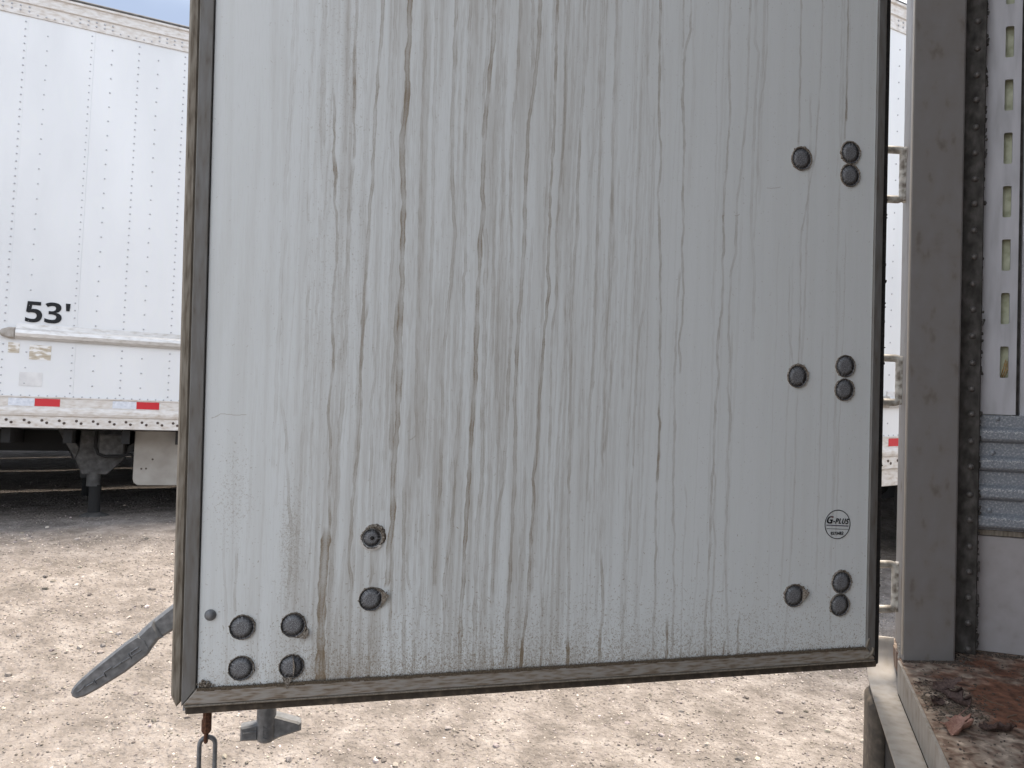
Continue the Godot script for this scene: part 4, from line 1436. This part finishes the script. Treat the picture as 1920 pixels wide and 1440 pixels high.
func build_litter(t: Node3D, T: Transform3D) -> void:
	var leaves := [
		[Vector3(0.0515, 0.0, 0.140), 0.050, 0.032, 1.3, 0.6, "dark purple dry leaf standing up behind the tan one", "leaf"],
		[Vector3(0.056, 0.0, 0.184), 0.056, 0.046, 2.1, 2.2, "dark brown curled leaf in the middle of the leaf litter", "leaf"],
		[Vector3(0.026, 0.0, 0.212), 0.034, 0.030, 2.0, 4.0, "small crumpled black-brown leaf beside the sill flange", "leaf"],
		[Vector3(0.0335, 0.0, 0.300), 0.066, 0.060, 1.6, 1.25, "large tan pink curled leaf with a long stem", "leaf_tan"],
		[Vector3(0.093, 0.0, 0.284), 0.056, 0.046, 1.6, 0.3, "dark folded leaf farthest from the sill flange", "leaf"],
		[Vector3(0.0195, 0.0, 0.114), 0.026, 0.010, 1.0, 0.15, "narrow dark dried bud with a thin stalk near the corner post", "leaf"]]
	var i := 0
	for l in leaves:
		var o := thing("dry_leaf", T * Transform3D(Basis(Vector3.UP, l[4]), l[0] + Vector3(0, 0.0005, 0)), l[5], "leaf", "dry leaves on the trailer floor")
		var b := obm("blade", leaf_mesh(l[1], l[2], l[3], 200 + i), M[l[6]], o)
		if i == 0:
			b.rotation = Vector3(0.7, 0, 0.5)
			b.position.y = 0.012
		if i in [3, 5, 1]:
			var st := begin(true)
			var pts: Array = []
			var sl: float = [0.0, 0.035, 0.0, 0.075, 0.0, 0.06][i]
			for k in 7:
				var f := k / 6.0
				pts.append(Vector3(l[1] * 0.42 + f * sl, 0.004 + 0.004 * sin(f * PI) + (0.006 if i == 3 else 0.0) * (1.0 - f), 0.008 * sin(f * 2.2)))
			tube(st, pts, 0.0008, 6)
			obj("stem", st, M[l[6]], o)
		i += 1
	# crumbs, bark and straw bits nobody could count
	var cr := begin()
	for k in 2600:
		var p: Vector3
		var z := rng.randf()
		if k < 700:
			p = Vector3(rng.randf_range(0.13, 0.5), 0, -0.117 + abs(rng.randfn()) * 0.014)
		elif k < 1000:
			p = Vector3(0.102 + rng.randfn() * 0.012, 0, -0.06 + rng.randfn() * 0.028)
		elif k < 1500:
			p = Vector3(0.045 + rng.randfn() * 0.03, 0, 0.19 + rng.randfn() * 0.05)
		elif k < 1750:
			p = Vector3(rng.randf_range(0.003, 0.1), 0, 0.0)
			p.z = -p.x * 0.37 + 0.003 + abs(rng.randfn()) * 0.006
		else:
			p = Vector3(rng.randf_range(0.004, 0.4), 0, rng.randf_range(-0.1, 0.7))
		if p.x < 0.004 or p.z < -0.117:
			continue
		var s := rng.randf_range(0.0007, 0.0022) * (1.5 if k < 1000 and rng.randf() < 0.25 else 1.0)
		cbox(cr, Vector3.ZERO, Vector3(s * rng.randf_range(1.0, 3.0), s, s * 1.3), s * 0.3, Transform3D(Basis(Vector3.UP, rng.randf() * TAU) * Basis(Vector3.RIGHT, rng.randf() - 0.5), p + Vector3(0, s * 0.4, 0)))
	var co := obj(numbered("floor_crumbs"), cr, M.crumb, self)
	co.transform = T
	tag(co, "dark crumbs of bark and dirt on the trailer floor", "debris", "", "stuff")
	var sw := begin()
	for k in 170:
		var p := Vector3(rng.randf_range(0.006, 0.35), 0.0012, rng.randf_range(-0.09, 0.6))
		if k < 90:
			p = Vector3(clamp(0.05 + rng.randfn() * 0.03, 0.008, 0.3), 0.0015, 0.19 + rng.randfn() * 0.05)
		var len := rng.randf_range(0.006, 0.028)
		var xf := Transform3D(Basis(Vector3.UP, rng.randf() * TAU), p)
		cbox(sw, Vector3.ZERO, Vector3(len, 0.0009, rng.randf_range(0.0007, 0.0015)), 0.0002, xf)
	var so := obj(numbered("chaff"), sw, M.twig, self)
	so.transform = T
	tag(so, "thin bits of straw and twig scattered on the trailer floor", "debris", "", "stuff")
	# straw poking out of the lowest slot
	var b := thing("straw_tuft", T * Transform3D(Basis.IDENTITY, Vector3(0.192, 0.549, -0.126)), "yellow straw stuck in the lowest slot of the wall rail", "straw")
	for k in 4:
		var st := begin(true)
		var dx := [-0.004, -0.001, 0.002, -0.002][k] as float
		tube(st, [Vector3(dx, 0.0, -0.002), Vector3(dx + 0.004 + 0.001 * k, 0.016, -0.001), Vector3(dx + 0.0085 - 0.0008 * k, 0.036 - 0.003 * k, 0.0)], 0.0008, 6)
		obj("stalk", st, M.straw, b)

func build_chain() -> void:
	var D := Transform3D(Basis(Vector3.UP, deg_to_rad(12.94)), Vector3(-0.4873, 0.845, -1.1410))
	var c := thing("hanging_chain", D * Transform3D(Basis.IDENTITY, Vector3(0.028, -0.002, -0.030)), "grey chain on a rusty swivel under the lower left door corner", "chain")
	var st := begin()
	lathe(st, [[0.0, -0.0415], [0.0055, -0.0412], [0.0075, -0.038], [0.0075, -0.022], [0.0058, -0.0175], [0.0056, 0.002], [0.0, 0.002]], 8)
	cbox(st, Vector3(0.004, -0.018, -0.002), Vector3(0.006, 0.044, 0.006), 0.001)
	obj("swivel", st, M.rust, c)
	var hk := begin(true)
	var hp: Array = []
	for k in 13:
		var an := TAU * k / 12.0
		hp.append(Vector3(0.0, -0.0475 + cos(an) * 0.0078, sin(an) * 0.0062))
	hp.pop_back()
	tube(hk, hp, 0.0028, 8, true)
	obj("eye", hk, M.rust, c)
	var lm := begin(true)
	var pts: Array = []
	for k in 10:
		var an := PI * k / 9.0
		pts.append(Vector3(cos(an) * 0.0115, -0.0150 + sin(an) * 0.0115, 0))
	for k in 10:
		var an := PI + PI * k / 9.0
		pts.append(Vector3(cos(an) * 0.0115, -0.055 + sin(an) * 0.0115, 0))
	tube(lm, pts, 0.0036, 10, true)
	lm.generate_normals()
	var mesh := lm.commit()
	for k in 5:
		var o := obm("link", mesh, M.cast, c)
		o.transform = Transform3D(Basis(Vector3.UP, 0.12 if k % 2 == 0 else 1.6), Vector3(0.002, -0.0445 - 0.0555 * k, 0.0))
